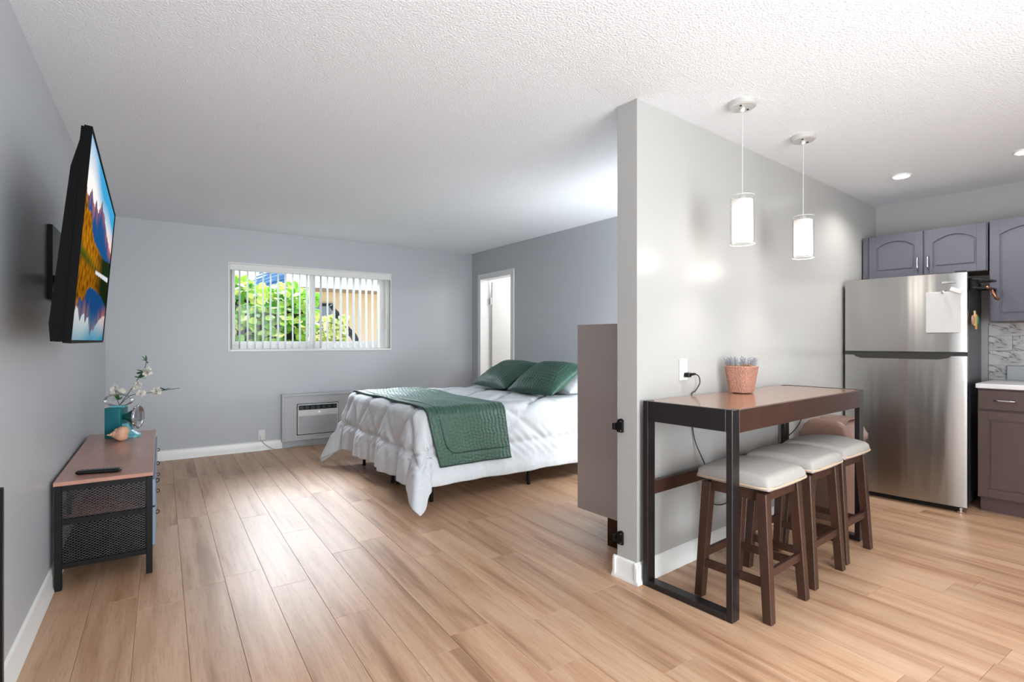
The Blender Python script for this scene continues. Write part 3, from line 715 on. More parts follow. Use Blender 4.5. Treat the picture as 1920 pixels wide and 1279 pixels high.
# ------------------------------------------------------------------ air conditioner in its wall box
ac = thing('air_conditioner', 'white through-wall air conditioner in a grey painted wall surround', 'air conditioner', (1.535, YB, 0))
def ab(*a, **k): return bx(*a, **k)
bm = B(); X0, X1, Z0, Z1 = -.405, .425, .075, .615; a0, a1, c0, c1 = -.245, .225, .135, .495; yf = -.045
box(bm, X0, a0, yf, 0, Z0, Z1); box(bm, a1, X1, yf, 0, Z0, Z1); box(bm, a0, a1, yf, 0, Z0, c0); box(bm, a0, a1, yf, 0, c1, Z1)
for q in ((X0, X0+.03, Z0, Z1), (X1-.03, X1, Z0, Z1)): box(bm, q[0], q[1], yf-.012, yf, q[2], q[3], bev=.004)
for q in ((Z0, Z0+.03), (Z1-.03, Z1)): box(bm, X0+.03, X1-.03, yf-.0115, yf, q[0], q[1], bev=.004)
link('surround', bm, mat('surround_paint', (.72, .725, .735), .4), ac)
M_acw = mat('ac_white', (.86, .86, .86), .35); M_acg = mat('ac_grille_grey', (.70, .71, .72), .5)
link('gasket', ab(a0+.001, a1-.001, yf+.012, -.004, c0+.001, c1-.001), M_black, ac)
bm = B(); box(bm, a0+.008, a1-.008, yf-.016, -.006, c0+.010, c1-.008, bev=.006, seg=2); link('housing', bm, M_acw, ac)
bm = B(); box(bm, a0+.018, a1-.022, yf-.020, yf-.0165, .425, .478, bev=.0015); cp = link('control_strip', bm, M_black, ac)
for i in range(7):
    link('vent_slot', ab(a0+.028+.062*i, a0+.028+.062*i+.04, yf-.0225, yf-.0203, .433, .470, bev=.001), mat('vent_charcoal', (.16, .17, .18), .4), cp)
link('front_band', ab(a0+.014, a1-.014, yf-.0215, yf-.0165, .355, .420, bev=.002), M_acw, ac)
link('display', ab(-.01, .008, yf-.0225, yf-.0216, .388, .402), mat('lit_display', (.95, .97, 1), .3, emit=.6), ac)
gr = link('intake_grille', ab(a0+.018, a1-.018, yf-.0195, yf-.0165, .155, .352, bev=.002), M_acg, ac)
bm = B()
for i in range(24): box(bm, a0+.024, a1-.024, yf-.0215, yf-.0196, .160+.0079*i, .1635+.0079*i)
link('louvres', bm, M_acg, gr, kind='stuff')
outlet((.928, YB-.0005, .112), 0, 'white outlet low on the back wall left of the air conditioner')
t = thing('power_cord', 'white plug and grey cord from the low back wall outlet along the baseboard', 'cord', (.93, YB-.02, .03))
off = Vector((.93, YB-.02, .03))
link('plug', sb(bx(.914, .950, YB-.042, YB-.0095, .118, .160, bev=.005)), M_whitem, t)
link('cable', sb(tube(B(), smoothpts([(.932, YB-.03, .118), (.94, YB-.035, .09), (1.0, YB-.04, .035), (1.06, YB-.05, .006), (1.2, YB-.045, .006), (1.35, YB-.035, .02), (1.55, YB-.04, .03), (1.75, YB-.035, .055), (1.82, YB-.03, .074)], 8), .0035, 6)), mat('cord_grey', (.66, .65, .63), .5), t, smooth=True)

# ------------------------------------------------------------------ bed
BX0, BX1, BY0, BY1, BT = 1.60, 3.56, 3.60, 5.20, .695
bf = thing('platform_bed', 'black metal platform bed under the white comforter', 'bed', ((BX0+BX1)/2, (BY0+BY1)/2, 0)); off = Vector(((BX0+BX1)/2, (BY0+BY1)/2, 0))
bm = B()
for yy in (BY0+.03, BY1-.06, (BY0+BY1)/2-.05, (BY0+BY1)/2+.02): box(bm, BX0+.02, BX1-.02, yy, yy+.03, .335, .365)
for xx in np.linspace(BX0+.02, BX1-.05, 9): box(bm, xx, xx+.03, BY0+.03, BY1-.03, .345, .375)
link('platform', sb(bm), M_black, bf)
for (xx, yy) in [(1.655, 5.10), (1.655, 4.335), (1.675, 4.262), (1.705, 3.66), (2.60, 3.645), (2.6, 4.3), (2.6, 5.1), (3.45, 3.66), (3.45, 4.3), (3.45, 5.1)]:
    bm = B(); box(bm, xx-.012, xx+.012, yy-.012, yy+.012, .002, .34, bev=.002); lathe(bm, [(.016, 0), (.016, .02)], 10, (xx, yy, .001)); link('leg', sb(bm), M_black, bf)
bm = bx(BX0+.02, BX1, BY0+.02, BY1-.02, .376, BT-.035, bev=.05, seg=3); solo('mattress', bm, mat('mattress_white', (.85, .85, .85), .8), 'white mattress hidden under the comforter', 'mattress', smooth=True)
WD = BY1-BY0
def cloth(p, q, ph=0.):
    """flat cloth coords (p from foot edge, q from near edge) -> 3-D drape over the bed"""
    dx = np.maximum(0, -p); dn = np.maximum(0, -q); df = np.maximum(0, q-WD); ds = dn+df
    sy = np.where(df > 0, 1., -1.)
    r = np.hypot(dx, ds); R = .055; rc = R*PI/2
    phi = np.arctan2(ds, np.maximum(dx, 1e-9)); phi = np.where(r < 1e-6, 0, phi)
    corner = np.sin(2*phi)*((dx > 0) & (ds > 0)); phi0 = phi
    phi = np.where(df > 0, np.interp(phi, [0, .30, .5, 1.05, 1.25, PI/2], [0, .12, .25, .62, 1.1, PI/2]), np.interp(phi, [0, .32, .5, 1.07, 1.27, PI/2], [0, .40, .82, 1.38, 1.46, PI/2]))
    rp = np.maximum(0, r-rc); rr_ = np.minimum(r, rc)
    r = np.where(r > .70, .70+(r-.70)*.7, r); rp = np.maximum(0, r-rc); rr_ = np.minimum(r, rc); tilt = .10+.30*corner**2+.05*(phi > 1.2)
    tilt = tilt*np.ones_like(r)
    # folds
    fold = .030*np.sin(q*13.5+1.2*np.sin(q*4.1))*(dx > 0)*(1-corner)*np.clip(rp/.35, 0, 1)
    fold += .010*np.sin(q*37+np.sin(p*9)*1.5)*(dx > 0)*np.clip(rp/.35, 0, 1)
    fold += (.012*np.sin(p*9+1.)+.006*np.sin(p*23))*(ds > 0)*(1-corner)*np.clip(rp/.35, 0, 1)
    fold += (.045*np.sin(phi0*11+.5)+.006*np.sin(phi0*23+p*10))*corner*np.clip(rp/.4, 0, 1)
    out = R*np.sin(rr_/R)+rp*np.sin(tilt)+fold
    down = R*(1-np.cos(rr_/R))+rp*np.cos(tilt)
    z = BT-down
    # length beyond the floor spreads outward
    under = np.maximum(0, .018-z); out = out+under*.9; z = np.maximum(z, .018+.004*np.sin(p*40))
    X = BX0+np.maximum(p, 0)-out*np.cos(phi); Y = np.where(df > 0, BY1, BY0+np.clip(q, 0, WD)*(dn <= 0))
    Y = np.where((dn <= 0) & (df <= 0), BY0+q, Y)+sy*out*np.sin(phi)*(ds > 0)
    # gentle unevenness of the top
    z = z+.006*np.sin(p*5+q*3)*np.exp(-r*20)+.004*np.sin(q*9-p*4)*np.exp(-r*20)
    return np.stack([X, Y, z], -1)
def normals(f, p, q):
    e = .004; a = f(p+e, q)-f(p-e, q); b = f(p, q+e)-f(p, q-e); n = np.cross(a, b); L = np.linalg.norm(n, axis=-1, keepdims=True); return n/np.maximum(L, 1e-9)
HF, HS = .555, .560
pu = np.arange(-HF, BX1-BX0-.01, .0095); qv = np.arange(-HS, WD+HS+.001, .0095)
Pg, Qg = np.meshgrid(pu, qv, indexing='ij')
def relax(A, n, w=None):
    for _ in range(n):
        Bm = A.copy(); Bm[1:-1, 1:-1] = (A[:-2, 1:-1]+A[2:, 1:-1]+A[1:-1, :-2]+A[1:-1, 2:])/4
        for e_ in (0, -1):
            Bm[e_, 1:-1] = (A[e_, :-2]+A[e_, 2:])/2; Bm[1:-1, e_] = (A[:-2, e_]+A[2:, e_])/2
        A = Bm if w is None else A*(1-w)+Bm*w
    return A
S_ = cloth(Pg, Qg); cw_ = np.clip(np.minimum(-Pg/.04, np.maximum(-Qg, Qg-WD)/.04), 0, 1)[..., None]
S_ = relax(S_, 60, np.maximum(cw_, .0)); Nn = normals(cloth, Pg, Qg); Nn = relax(Nn, 40, np.clip(cw_*2+.15, 0, 1)); Nn /= np.maximum(np.linalg.norm(Nn, axis=-1, keepdims=True), 1e-6)
edge = np.minimum(np.minimum(Pg+HF, Qg+HS), WD+HS-Qg)
def ln(v, s_): t_ = v/s_; return np.abs(t_-np.round(t_))*s_
d1 = ln(Pg*.80+Qg-.06, .46)*.75; d2 = ln(Pg*.80-Qg+.14, .46)*.75
db = np.abs(edge-.235)
dd = np.where(edge > .235, np.minimum(np.minimum(d1, d2), db), db)
puff = .020*(1-np.exp(-(dd/.030)**2))-.003*np.exp(-(dd/.007)**2)+.012*np.exp(-((edge-.04)/.05)**2)*((Qg < 0) & (Pg > -.1))
wr = np.array([noise.noise(Vector((a*7, b*7, 0))) for a, b in zip(Pg.ravel(), Qg.ravel())]).reshape(Pg.shape)
w2 = np.array([noise.noise(Vector((a*16, b*16, 4))) for a, b in zip(Pg.ravel(), Qg.ravel())]).reshape(Pg.shape)
pk = np.exp(-(db/.09)**2)*.004*np.sin((Pg+Qg)*75)         # puckers beside the border seam
hang = ((Pg < 0) | (Qg < 0) | (Qg > WD))
S2 = S_+Nn*(puff+.005*wr+.003*w2+pk*hang)[..., None]
S2[..., 2] = np.maximum(S2[..., 2], .012)
me = grid_mesh('comforter', S2); me.materials.append(M_comf); me.polygons.foreach_set('use_smooth', [True]*len(me.polygons))
cf = bpy.data.objects.new('comforter', me); COL.objects.link(cf); cf['label'] = 'white diamond-quilted comforter draped over the bed to the floor'; cf['category'] = 'comforter'
sm = cf.modifiers.new('thickness', 'SOLIDIFY'); sm.thickness = .022; sm.offset = -1
# green runner folded across the foot of the bed
RX0, RX1, RDN, RQ1 = .0, .675, .43, WD+.25
def runner_pt(u, v, lift):       # u 0..1 across, v along from near hem
    p = RX0+u*(RX1-RX0)
    q = -RDN+v*(RQ1+RDN)
    hangf = np.clip(-q/RDN, 0, 1)
    pp_ = p+.055*hangf*(1-u)+.02*hangf
    c = cloth(pp_, q-0*hangf); n = normals(cloth, pp_, q)
    return c+n*lift[..., None] if hasattr(lift, 'shape') else c+n*lift
U, V = np.meshgrid(np.linspace(0, 1, 110), np.linspace(0, 1, 340), indexing='ij')
pp2 = RX0+U*(RX1-RX0); qq2 = -RDN+V*(RQ1+RDN)
rib = .0040*np.abs(np.sin(pp2*95+.5*np.sin(qq2*60)))*1.0+.0030*np.abs(np.sin(qq2*120+np.sin(pp2*50)))
lift = .030+rib+.003*np.sin(pp2*20+qq2*7)
ed = np.minimum(U*(RX1-RX0), np.minimum((1-U)*(RX1-RX0), V*(RQ1+RDN)))
lift = lift-.004*np.exp(-((ed-.075)/.006)**2)
rt = thing('bed_runner', 'green quilted runner laid across the foot of the bed', 'blanket', (BX0+.35, 4.4, .55)); off = Vector((BX0+.35, 4.4, .55))
RP = runner_pt(U, V, lift)
me = grid_mesh('quilt', RP-np.array(off)); me.materials.append(M_green); me.polygons.foreach_set('use_smooth', [True]*len(me.polygons))
o = link('quilt', me, None, rt); sm = o.modifiers.new('thickness', 'SOLIDIFY'); sm.thickness = .010; sm.offset = -1
# stitched border line with rounded corners, and bound edges
def rline(uv, r, name):
    a = np.array(uv); P_ = runner_pt(a[:, 0], a[:, 1], np.full(len(a), .0355)) - np.array(off)
    link(name, tube(B(), [tuple(x_) for x_ in P_], r, 5), M_piping_green, rt, smooth=True)
wid, ln_ = RX1-RX0, RQ1+RDN; inn = .085; pts = []
for i in range(80): pts.append((inn/wid, 1-i/79*(1-(inn+.09)/ln_)))
for i in range(1, 9): a = PI/2*i/8; pts.append(((inn+.09-.09*math.cos(a))/wid, (inn+.09-.09*math.sin(a))/ln_))
for i in range(1, 16): pts.append(((inn+.09)/wid+(1-(inn+.09)/wid)*i/15, inn/ln_))
rline(pts, .0035, 'border_piping')
rline([(0, 1-i/119) for i in range(120)]+[(i/20, 0) for i in range(1, 21)], .005, 'edge_binding')

def pillow(name, bm_m, loc, ry, rz, W_, L_, T_, label, group, rib_=True, mp=None):
    n = 97; U, V = np.meshgrid(np.linspace(-1, 1, n), np.linspace(-1, 1, n), indexing='ij')
    th = np.clip((1-np.abs(U)**2.4)*(1-np.abs(V)**2.4), 0, 1)**.55
    X = W_/2*U*(1-.07*(1-V**2)*0-.05*(V**2)*(1-U**2)*0)*(1-.05*(1-np.abs(V)**2)*np.abs(U)**3); Y = L_/2*V*(1-.05*(1-np.abs(U)**2)*np.abs(V)**3)
    nz = np.array([noise.noise(Vector((a*2.2, b*2.2, loc[1]*3))) for a, b in zip(U.ravel(), V.ravel())]).reshape(U.shape)
    rib = (.006*np.abs(np.sin(V*26+.6*np.sin(U*9)))+.004*np.abs(np.sin(U*22)))*th if rib_ else 0
    bm = B()
    for s_ in (1, -1):
        Zz = s_*(T_/2*th*(1+.18*nz)+(rib if s_ > 0 else 0)+.0)
        me = grid_mesh('p', np.stack([X, Y, Zz], -1), uvflip=(s_ < 0)); bm.from_mesh(me)
    bmesh.ops.remove_doubles(bm, verts=bm.verts, dist=.0006)
    o = link(name, bm, bm_m, smooth=True, label=label, cat='pillow', group=group)
    o.location = loc; o.rotation_euler = (0, ry, rz); return o
M_pg = mat('pillow_green', (.10, .27, .21), .5, bump=.5, bscale=45, bdist=.012, spec=.6)
M_pg.node_tree.nodes['Principled BSDF'].inputs['Sheen Weight'].default_value = .2
M_pg.node_tree.nodes['Principled BSDF'].inputs['Sheen Tint'].default_value = (.6, .9, .85, 1)
pillow('pillow', M_comf, (3.26, 3.98, .80), -.20, .02, .46, .70, .17, 'white pillow under the near green pillow', None, False)
pillow('pillow', M_comf, (3.26, 4.75, .80), -.20, -.02, .46, .70, .17, 'white pillow under the far green pillow', None, False)
pillow('pillow', M_pg, (3.03, 3.965, .872), -.54, .06, .50, .66, .18, 'green quilted pillow on the near side of the bed', 'green pillows on the bed')
pillow('pillow', M_pg, (3.04, 4.68, .870), -.50, -.04, .50, .70, .18, 'green quilted pillow on the far side of the bed, by the bathroom door', 'green pillows on the bed')

# ------------------------------------------------------------------ television on the left wall
tv = thing('television', 'large black flat television tilted off the left wall, showing a mountain lake', 'television', (-.24, 2.94, 1.2))
off = Vector((-.24, 2.94, 1.2)); M_tv = mat('tv_black', (.022, .022, .025), .6, spec=.08)
c_nb, c_fb, c_ft, c_nt = [Vector(p) for p in ((-.2435, 2.2, 1.212), (-.270, 3.68, 1.212), (-.216, 3.68, 1.925), (-.188, 2.2, 1.925))]
ex = (c_fb-c_nb).normalized(); ez = (c_nt-c_nb).normalized(); en = ex.cross(ez).normalized()
WT, HT = (c_fb-c_nb).length, (c_nt-c_nb).length
Mtv = Matrix((( ex.x, ez.x, en.x, c_nb.x-off.x), (ex.y, ez.y, en.y, c_nb.y-off.y), (ex.z, ez.z, en.z, c_nb.z-off.z), (0, 0, 0, 1)))
if en.x < 0: raise ValueError('tv normal')
bm = B(); e = .007
box(bm, 0, WT, 0, e+.004, -.022, 0, M=Mtv); box(bm, 0, WT, HT-e, HT, -.022, 0, M=Mtv); box(bm, 0, e, e+.004, HT-e, -.022, 0, M=Mtv); box(bm, WT-e, WT, e+.004, HT-e, -.022, 0, M=Mtv)
link('bezel', bm, M_tv, tv)
bm = B(); box(bm, .004, WT-.004, .004, HT-.004, -.030, -.006, M=Mtv); link('back_shell', bm, M_tv, tv)
bm = B(); prism(bm, [(.003, -.030), (HT*.93, -.030), (HT*.80, -.046), (.06, -.060), (.003, -.052)], 'x', .003, WT-.003, M=Mtv @ Matrix(((1, 0, 0, 0), (0, 1, 0, 0), (0, 0, 1, 0), (0, 0, 0, 1)))); link('rear_housing', bm, M_tv, tv)
bm = B()
for yy in (3.36, 3.56): box(bm, XL+.002-off.x, -.30-off.x, yy-off.y, yy+.03-off.y, 1.50-off.z, 1.54-off.z)
box(bm, XL+.001-off.x, XL+.02-off.x, 3.32-off.y, 3.66-off.y, 1.42-off.z, 1.78-off.z); link('wall_mount', bm, M_black, tv)
# the picture: colour per vertex on the flat screen
nu, nv = 240, 136
U, V = np.meshgrid(np.linspace(0, 1, nu), np.linspace(0, 1, nv), indexing='ij')   # V from the bottom
def srgb(c): return np.array(lin(c)[:3])
def nz(a, b, s1, s2, o=0): return np.array([noise.noise(Vector((x_*s1, y_*s2, o))) for x_, y_ in zip(a.ravel(), b.ravel())]).reshape(a.shape)
T_ = 1-V; hor = .565; T2 = np.where(T_ <= hor, T_, hor-(T_-hor)*1.05)      # mirrored in the lake
ridge = np.interp(U, [0, .10, .15, .2, .25, .285, .32, .37, .42, .452, .5, .56, .62, .75, .9, 1], [.30, .27, .21, .25, .262, .20, .24, .247, .18, .133, .18, .17, .21, .26, .30, .31])+.012*nz(U, U*0, 40, 1)
mixf = lambda a, b, t: a*(1-t[..., None])+b*t[..., None]
C = mixf(srgb('3f9fd0')*np.ones((nu, nv, 1)), srgb('f4f1ee')*np.ones((nu, nv, 1)), np.clip(T2/.20+.35*nz(U, T2, 3, 5)-.9*(U-.2), 0, 1))
C = mixf(C, srgb('f3c9c0')*np.ones_like(C), np.clip((U-.62)*3, 0, 1)*np.clip((T2-.12)*8, 0, 1)*.8)
mt = T2 > ridge; depth = np.clip((T2-ridge)/.15, 0, 1); rock = nz(U, T2, 45, 16, 3)
Cm = mixf(srgb('6a5170')*np.ones_like(C), srgb('1d4f86')*np.ones_like(C), np.clip(depth*1.3+.25*rock, 0, 1))
Cm = mixf(Cm, srgb('c4755a')*np.ones_like(C), np.clip((nz(U, T2, 22, 5, 7)+.15)*2.2, 0, 1)*np.clip(1-depth*1.6, 0, 1)*.8)
C = np.where(mt[..., None], Cm, C)
tr = T2 > np.interp(U, [0, .03, .1, .19, .26, .33, .56, .75, 1], [.26, .25, .34, .32, .40, .43, .44, .43, .385])+.018*nz(U, U*0+3, 70, 1)
leaf = nz(U, T2, 60, 22, 9); Ct = mixf(srgb('c07a12')*np.ones_like(C), srgb('5d3a0c')*np.ones_like(C), np.clip(.45+leaf*1.2, 0, 1))
Ct = mixf(Ct, srgb('1d2b14')*np.ones_like(C), np.clip((U-.38)*3.2, 0, 1)); Ct = mixf(Ct, srgb('41551a')*np.ones_like(C), np.clip((T2-.51)*22, 0, 1)*np.clip(1-U*1.4, 0, 1))
C = np.where(tr[..., None], Ct, C)
wt = T_ > hor; C = np.where(wt[..., None], mixf(C*.72, srgb('2f7f93')*np.ones_like(C), np.clip((T_-.80)*3.2, 0, .65)), C)
ban = (np.abs(T_-(.575-.10*(U-.5))) < .010+.015*(U-.45)) & (U > .45) & (U < .97); C = np.where(ban[..., None], srgb('d8d4dc'), C)
P_ = np.stack([e+U*(WT-2*e), e+.004+V*(HT-2*e-.004), -.0045+0*U], -1); me = grid_mesh('screen', P_)
ca = me.color_attributes.new('picture', 'FLOAT_COLOR', 'POINT'); ca.data.foreach_set('color', np.concatenate([np.clip(C, 0, 1), np.ones((nu, nv, 1))], -1).reshape(-1))
ms = mat('lit_screen', (.02, .02, .02), .12); n_, l_ = ms.node_tree.nodes, ms.node_tree.links; at_ = n_.new('ShaderNodeAttribute'); at_.attribute_name = 'picture'
em_ = n_.new('ShaderNodeEmission'); em_.inputs[1].default_value = .80; l_.new(at_.outputs['Color'], em_.inputs[0]); l_.new(em_.outputs[0], n_['Material Output'].inputs[0])
me.transform(Mtv); me.materials.append(ms); link('screen', me, None, tv)

# ------------------------------------------------------------------ media console
CXh, CYh, CH = .197, .785, .532
mc = thing('media_console', 'low black metal media console with a wooden top along the left wall', 'console', (-.237, 4.135, 0))
M_ctop = mat('reddish_pine_top', (.71, .52, .46), .33, var=.12, vscale=4, stretch=(5, .8, 3), coat=.25)
link('top_panel', bx(-CXh-.004, CXh+.004, -CYh-.004, CYh+.004, CH-.020, CH, bev=.002), M_ctop, mc)
for sx in (-1, 1):
    for sy in (-1, 1): link('leg', bx(min(sx*CXh, sx*(CXh-.028)), max(sx*CXh, sx*(CXh-.028)), min(sy*CYh, sy*(CYh-.028)), max(sy*CYh, sy*(CYh-.028)), .001, CH-.021, bev=.002), M_black, mc)
for sy in (-1, 1):
    ya, yb = sorted((sy*CYh, sy*(CYh-.026)))
    for z0, z1 in ((.485, .511), (.318, .345), (.105, .130)): link('end_rail', bx(-CXh+.028, CXh-.028, ya, yb, z0, z1), M_black, mc)
for sx in (-1, 1):
    xa, xb = sorted((sx*CXh, sx*(CXh-.026)))
    for z0, z1 in ((.485, .511), (.105, .130)): link('long_rail', bx(xa, xb, -CYh+.028, CYh-.028, z0, z1), M_black, mc)
link('shelf', bx(-CXh+.027, CXh-.027, -CYh+.028, CYh-.028, .322, .338), M_ctop, mc); link('shelf', bx(-CXh+.027, CXh-.027, -CYh+.028, CYh-.028, .112, .126), M_black, mc)
def diamond_mesh(x0, x1, z0, z1, y, cw=.020, chh=.0125, w=.0010):
    bm = B(); nx, nz_ = int((x1-x0)/cw), int((z1-z0)/chh); cw = (x1-x0)/nx; chh = (z1-z0)/nz_
    for j in range(nz_+1):
        for i in range(nx):
            zz = z0+j*chh; xa = x0+i*cw
            for (pa, pb) in (((xa, zz), (xa+cw/2, zz+chh/2)), ((xa+cw/2, zz+chh/2), (xa+cw, zz)), ((xa, zz), (xa+cw/2, zz-chh/2)), ((xa+cw/2, zz-chh/2), (xa+cw, zz))):
                if min(pa[1], pb[1]) < z0-1e-6 or max(pa[1], pb[1]) > z1+1e-6: continue
                d = Vector((pb[0]-pa[0], 0, pb[1]-pa[1])).normalized(); nn = Vector((-d.z, 0, d.x))*w
                a, b = Vector((pa[0], y, pa[1])), Vector((pb[0], y, pb[1]))
                f = [bm.verts.new(a-nn), bm.verts.new(b-nn+Vector((0, .0012, 0))), bm.verts.new(b+nn+Vector((0, .0012, 0))), bm.verts.new(a+nn)]; bm.faces.new(f)
    return bm
M_mesh = mat('expanded_metal', (.27, .27, .29), .3, metal=.6)
for sy in (-1, 1):
    for z0, z1 in ((.345, .485), (.13, .318)): link('mesh_panel', diamond_mesh(-CXh+.028, CXh-.028, z0, z1, sy*(CYh-.012)), M_mesh, mc, kind='stuff')
M_cdoor = mat('steel_blue_panel', (.52, .60, .69), .3, metal=.5)
ny = 3; seg = (2*CYh-.056)/ny
for i in range(ny):
    y0 = -CYh+.028+i*seg
    for z0, z1 in ((.345, .485), (.135, .335)):
        d = link('drawer', bx(CXh-.018, CXh+.013, y0+.004, y0+seg-.004, z0, z1, bev=.002), M_cdoor, mc)
        bm = B(); zc = (z0+z1)/2+.02
        for yy in (y0+seg*.5,):
            tube(bm, [(CXh+.020+.008*math.sin(a), yy, zc-.012+.011*math.cos(a)) for a in np.linspace(0, 2*PI, 13)[:-1]], .0025, 6, closed=True)
        link('ring_pull', bm, M_black, d)
bm = B(); box(bm, -.16, -.142, -.70, -.68, .345, .50); link('inner_post', bm, M_black, mc)
# remote
rc = thing('remote_control', 'black remote control lying on the near end of the console top', 'remote', (-.272, 3.475, CH+.001), math.radians(-14))
bm = B(); loft(bm, [[(x_, y_, z_) for x_, y_ in rrect(hx, hy, .012)] for hx, hy, z_ in ((.092, .019, 0), (.098, .023, .006), (.098, .023, .013), (.092, .018, .019))]); link('casing', bm, mat('remote_black', (.04, .04, .045), .3), rc, smooth=40)
for i in range(9):
    for j in range(3): link('button', bx(-.075+.017*i, -.075+.017*i+.010, -.013+.010*j, -.013+.010*j+.006, .0185, .021, bev=.001), mat('button_grey', (.35, .36, .38), .4) if i == 0 and j == 0 else bpy.data.materials['button_grey'], rc)
# seashell: a spiral cone
bm = B(); rings = []; n = 16; turns = 4.2; N = 90
for i in range(N):
    t_ = i/(N-1); a = turns*2*PI*t_; R_ = .030*t_**1.6; r0 = (.004+.026*t_**1.5)*(1+.09*math.sin(i*1.4)); cxs = .085*(1-t_)-.02
    ctr = Vector((cxs, R_*math.cos(a), R_*math.sin(a))); rings.append([tuple(ctr+Vector((r0*math.cos(2*PI*k/n)*1.25, r0*math.sin(2*PI*k/n)*math.cos(a), r0*math.sin(2*PI*k/n)*math.sin(a)))) for k in range(n)])
loft(bm, rings); bmesh.ops.transform(bm, matrix=Matrix.Rotation(math.radians(196), 4, 'Z'), verts=bm.verts)
mn = min(v.co.z for v in bm.verts); 
for v in bm.verts: v.co.z -= mn
shell = link('seashell', bm, mat('peach_shell', (.87, .68, .56), .4, var=.15, vscale=25), smooth=True, label='peach spiral seashell lying before the teal lantern on the console', cat='shell', loc=(-.245, 4.50, CH+.001))
# teal lantern
ln0 = thing('signal_lantern', 'teal enamelled signal lantern with chrome handle standing on the console', 'lantern', (-.255, 4.68, CH+.001), math.radians(-22))
bm = B(); box(bm, -.065, .035, -.055, .055, .0, .215, bev=.006, seg=2); link('body', bm, M_teal, ln0, smooth=40)
bm = B(); loft(bm, [[(x_+.045, y_, z_) for x_, y_ in rrect(hx, hy, .02)] for hx, hy, z_ in ((.085, .045, 0), (.085, .045, .018), (.075, .035, .024), (.04, .03, .05), (.035, .03, .10))]); link('foot', bm, M_tealL, ln0, smooth=40)
bm = B(); lathe(bm, [(.018, 0), (.022, .02), (.052, .065), (.056, .085), (.05, .086), (0, .07)], 24, M=Matrix.Translation((.03, -.01, .145)) @ Matrix.Rotation(PI/2, 4, 'Y')); link('reflector', bm, M_tgreen, ln0, smooth=40)
bm = B(); Ml = Matrix.Translation((.112, -.01, .145)) @ Matrix.Rotation(PI/2, 4, 'Y'); pr = []
lathe(bm, [(.056, 0), (.078, .004), (.082, .018), (.074, .026), (.069, .020), (.0, .030)], 32, M=Ml)
for k in range(12):
    a = 2*PI*k/12; bmesh.ops.create_icosphere(bm, subdivisions=1, radius=.009, matrix=Ml @ Matrix.Translation((.080*math.cos(a), .080*math.sin(a), .014)))
link('lens_ring', bm, M_chrome, ln0, smooth=True)
pts = [(.0+.085*math.cos(a), 0, .265+.042*math.sin(a)) for a in np.linspace(0, 2*PI, 33)[:-1]]
bm = B()
for s_ in (-.012, 0, .012): tube(bm, [(p[0], p[1]+s_, p[2]) for p in pts], .0045, 6, closed=True)
link('handle', bm, M_chrome, ln0, smooth=True)
bm = B(); box(bm, -.04, .045, -.03, .03, .213, .228, bev=.004); link('cap', bm, M_tealL, ln0)
# artificial flower stems
M_stem = mat('stem_brown_green', (.28, .27, .18), .7); M_leafg = mat('leaf_green', (.20, .42, .22), .55); M_petal = mat('petal_white', (.90, .89, .86), .6)
def blade(bm, p, d, L, w, up=Vector((0, 0, 1))):
    d = d.normalized(); s_ = d.cross(up); s_ = s_.normalized() if s_.length > .01 else Vector((1, 0, 0)); pr = None
    for i in range(6):
        t_ = i/5; c = p+d*L*t_+up*(-.12*L*t_*t_); ww = s_*w*math.sin(PI*min(.98, t_*.92+.06)); q = (bm.verts.new(c-ww), bm.verts.new(c+ww))
        if pr: bm.faces.new((pr[0], pr[1], q[1], q[0]))
        pr = q
def blossom(bm, c, R_, r):
    for k in range(34):
        d = Vector((r.gauss(0, 1), r.gauss(0, 1), r.gauss(0, 1))).normalized(); blade(bm, c+d*R_*.25, d+Vector((r.uniform(-.3, .3), r.uniform(-.3, .3), 0)), R_*.85, R_*.33, Vector((r.uniform(-1, 1), r.uniform(-1, 1), r.uniform(-1, 1))).normalized())
def flower(label, base, pts, blooms, leaves, seed):
    r = random.Random(seed); t = thing('flower_stem', label, 'flower', base, 0, 'artificial flowers in the lantern'); b0 = Vector(base)
    link('stem', tube(B(), smoothpts([Vector(p)-b0 for p in pts], 6), .0022, 6), M_stem, t, smooth=True)
    for c, R_ in blooms: bm = B(); blossom(bm, Vector(c)-b0, R_, r); link('blossom', bm, M_petal, t)
    for c, L, w, n_ in leaves:
        for k in range(n_):
            bm = B(); blade(bm, Vector(c)-b0, Vector((r.uniform(-1, 1), r.uniform(-.6, .6), r.uniform(-.1, .9))), L, w); link('leaf', bm, M_leafg, t)
FB = (-.25, 4.68, CH+.23)
flower('tall artificial flower stem with white blossoms rising from the lantern', FB, [FB, (-.19, 4.66, .86), (-.14, 4.63, .95), (-.10, 4.60, 1.03), (-.09, 4.58, 1.08)], [((-.085, 4.58, 1.0), .033), ((-.15, 4.60, .905), .033), ((-.125, 4.6, .845), .031)], [((-.09, 4.58, 1.075), .06, .006, 5), ((-.115, 4.6, 1.0), .045, .020, 5), ((-.13, 4.6, .955), .042, .020, 5)], 3)
flower('artificial flower stem with one white blossom reaching right from the lantern', FB, [FB, (-.18, 4.66, .83), (-.08, 4.62, .845), (0, 4.58, .86), (.11, 4.55, .875)], [((-.03, 4.58, .855), .033)], [((.02, 4.56, .865), .045, .020, 5)], 4)
flower('short artificial flower stem with a large white blossom behind the chrome handle', FB, [FB, (-.265, 4.70, .80), (-.275, 4.72, .86)], [((-.27, 4.72, .865), .052)], [((-.255, 4.66, .80), .05, .008, 8)], 5)

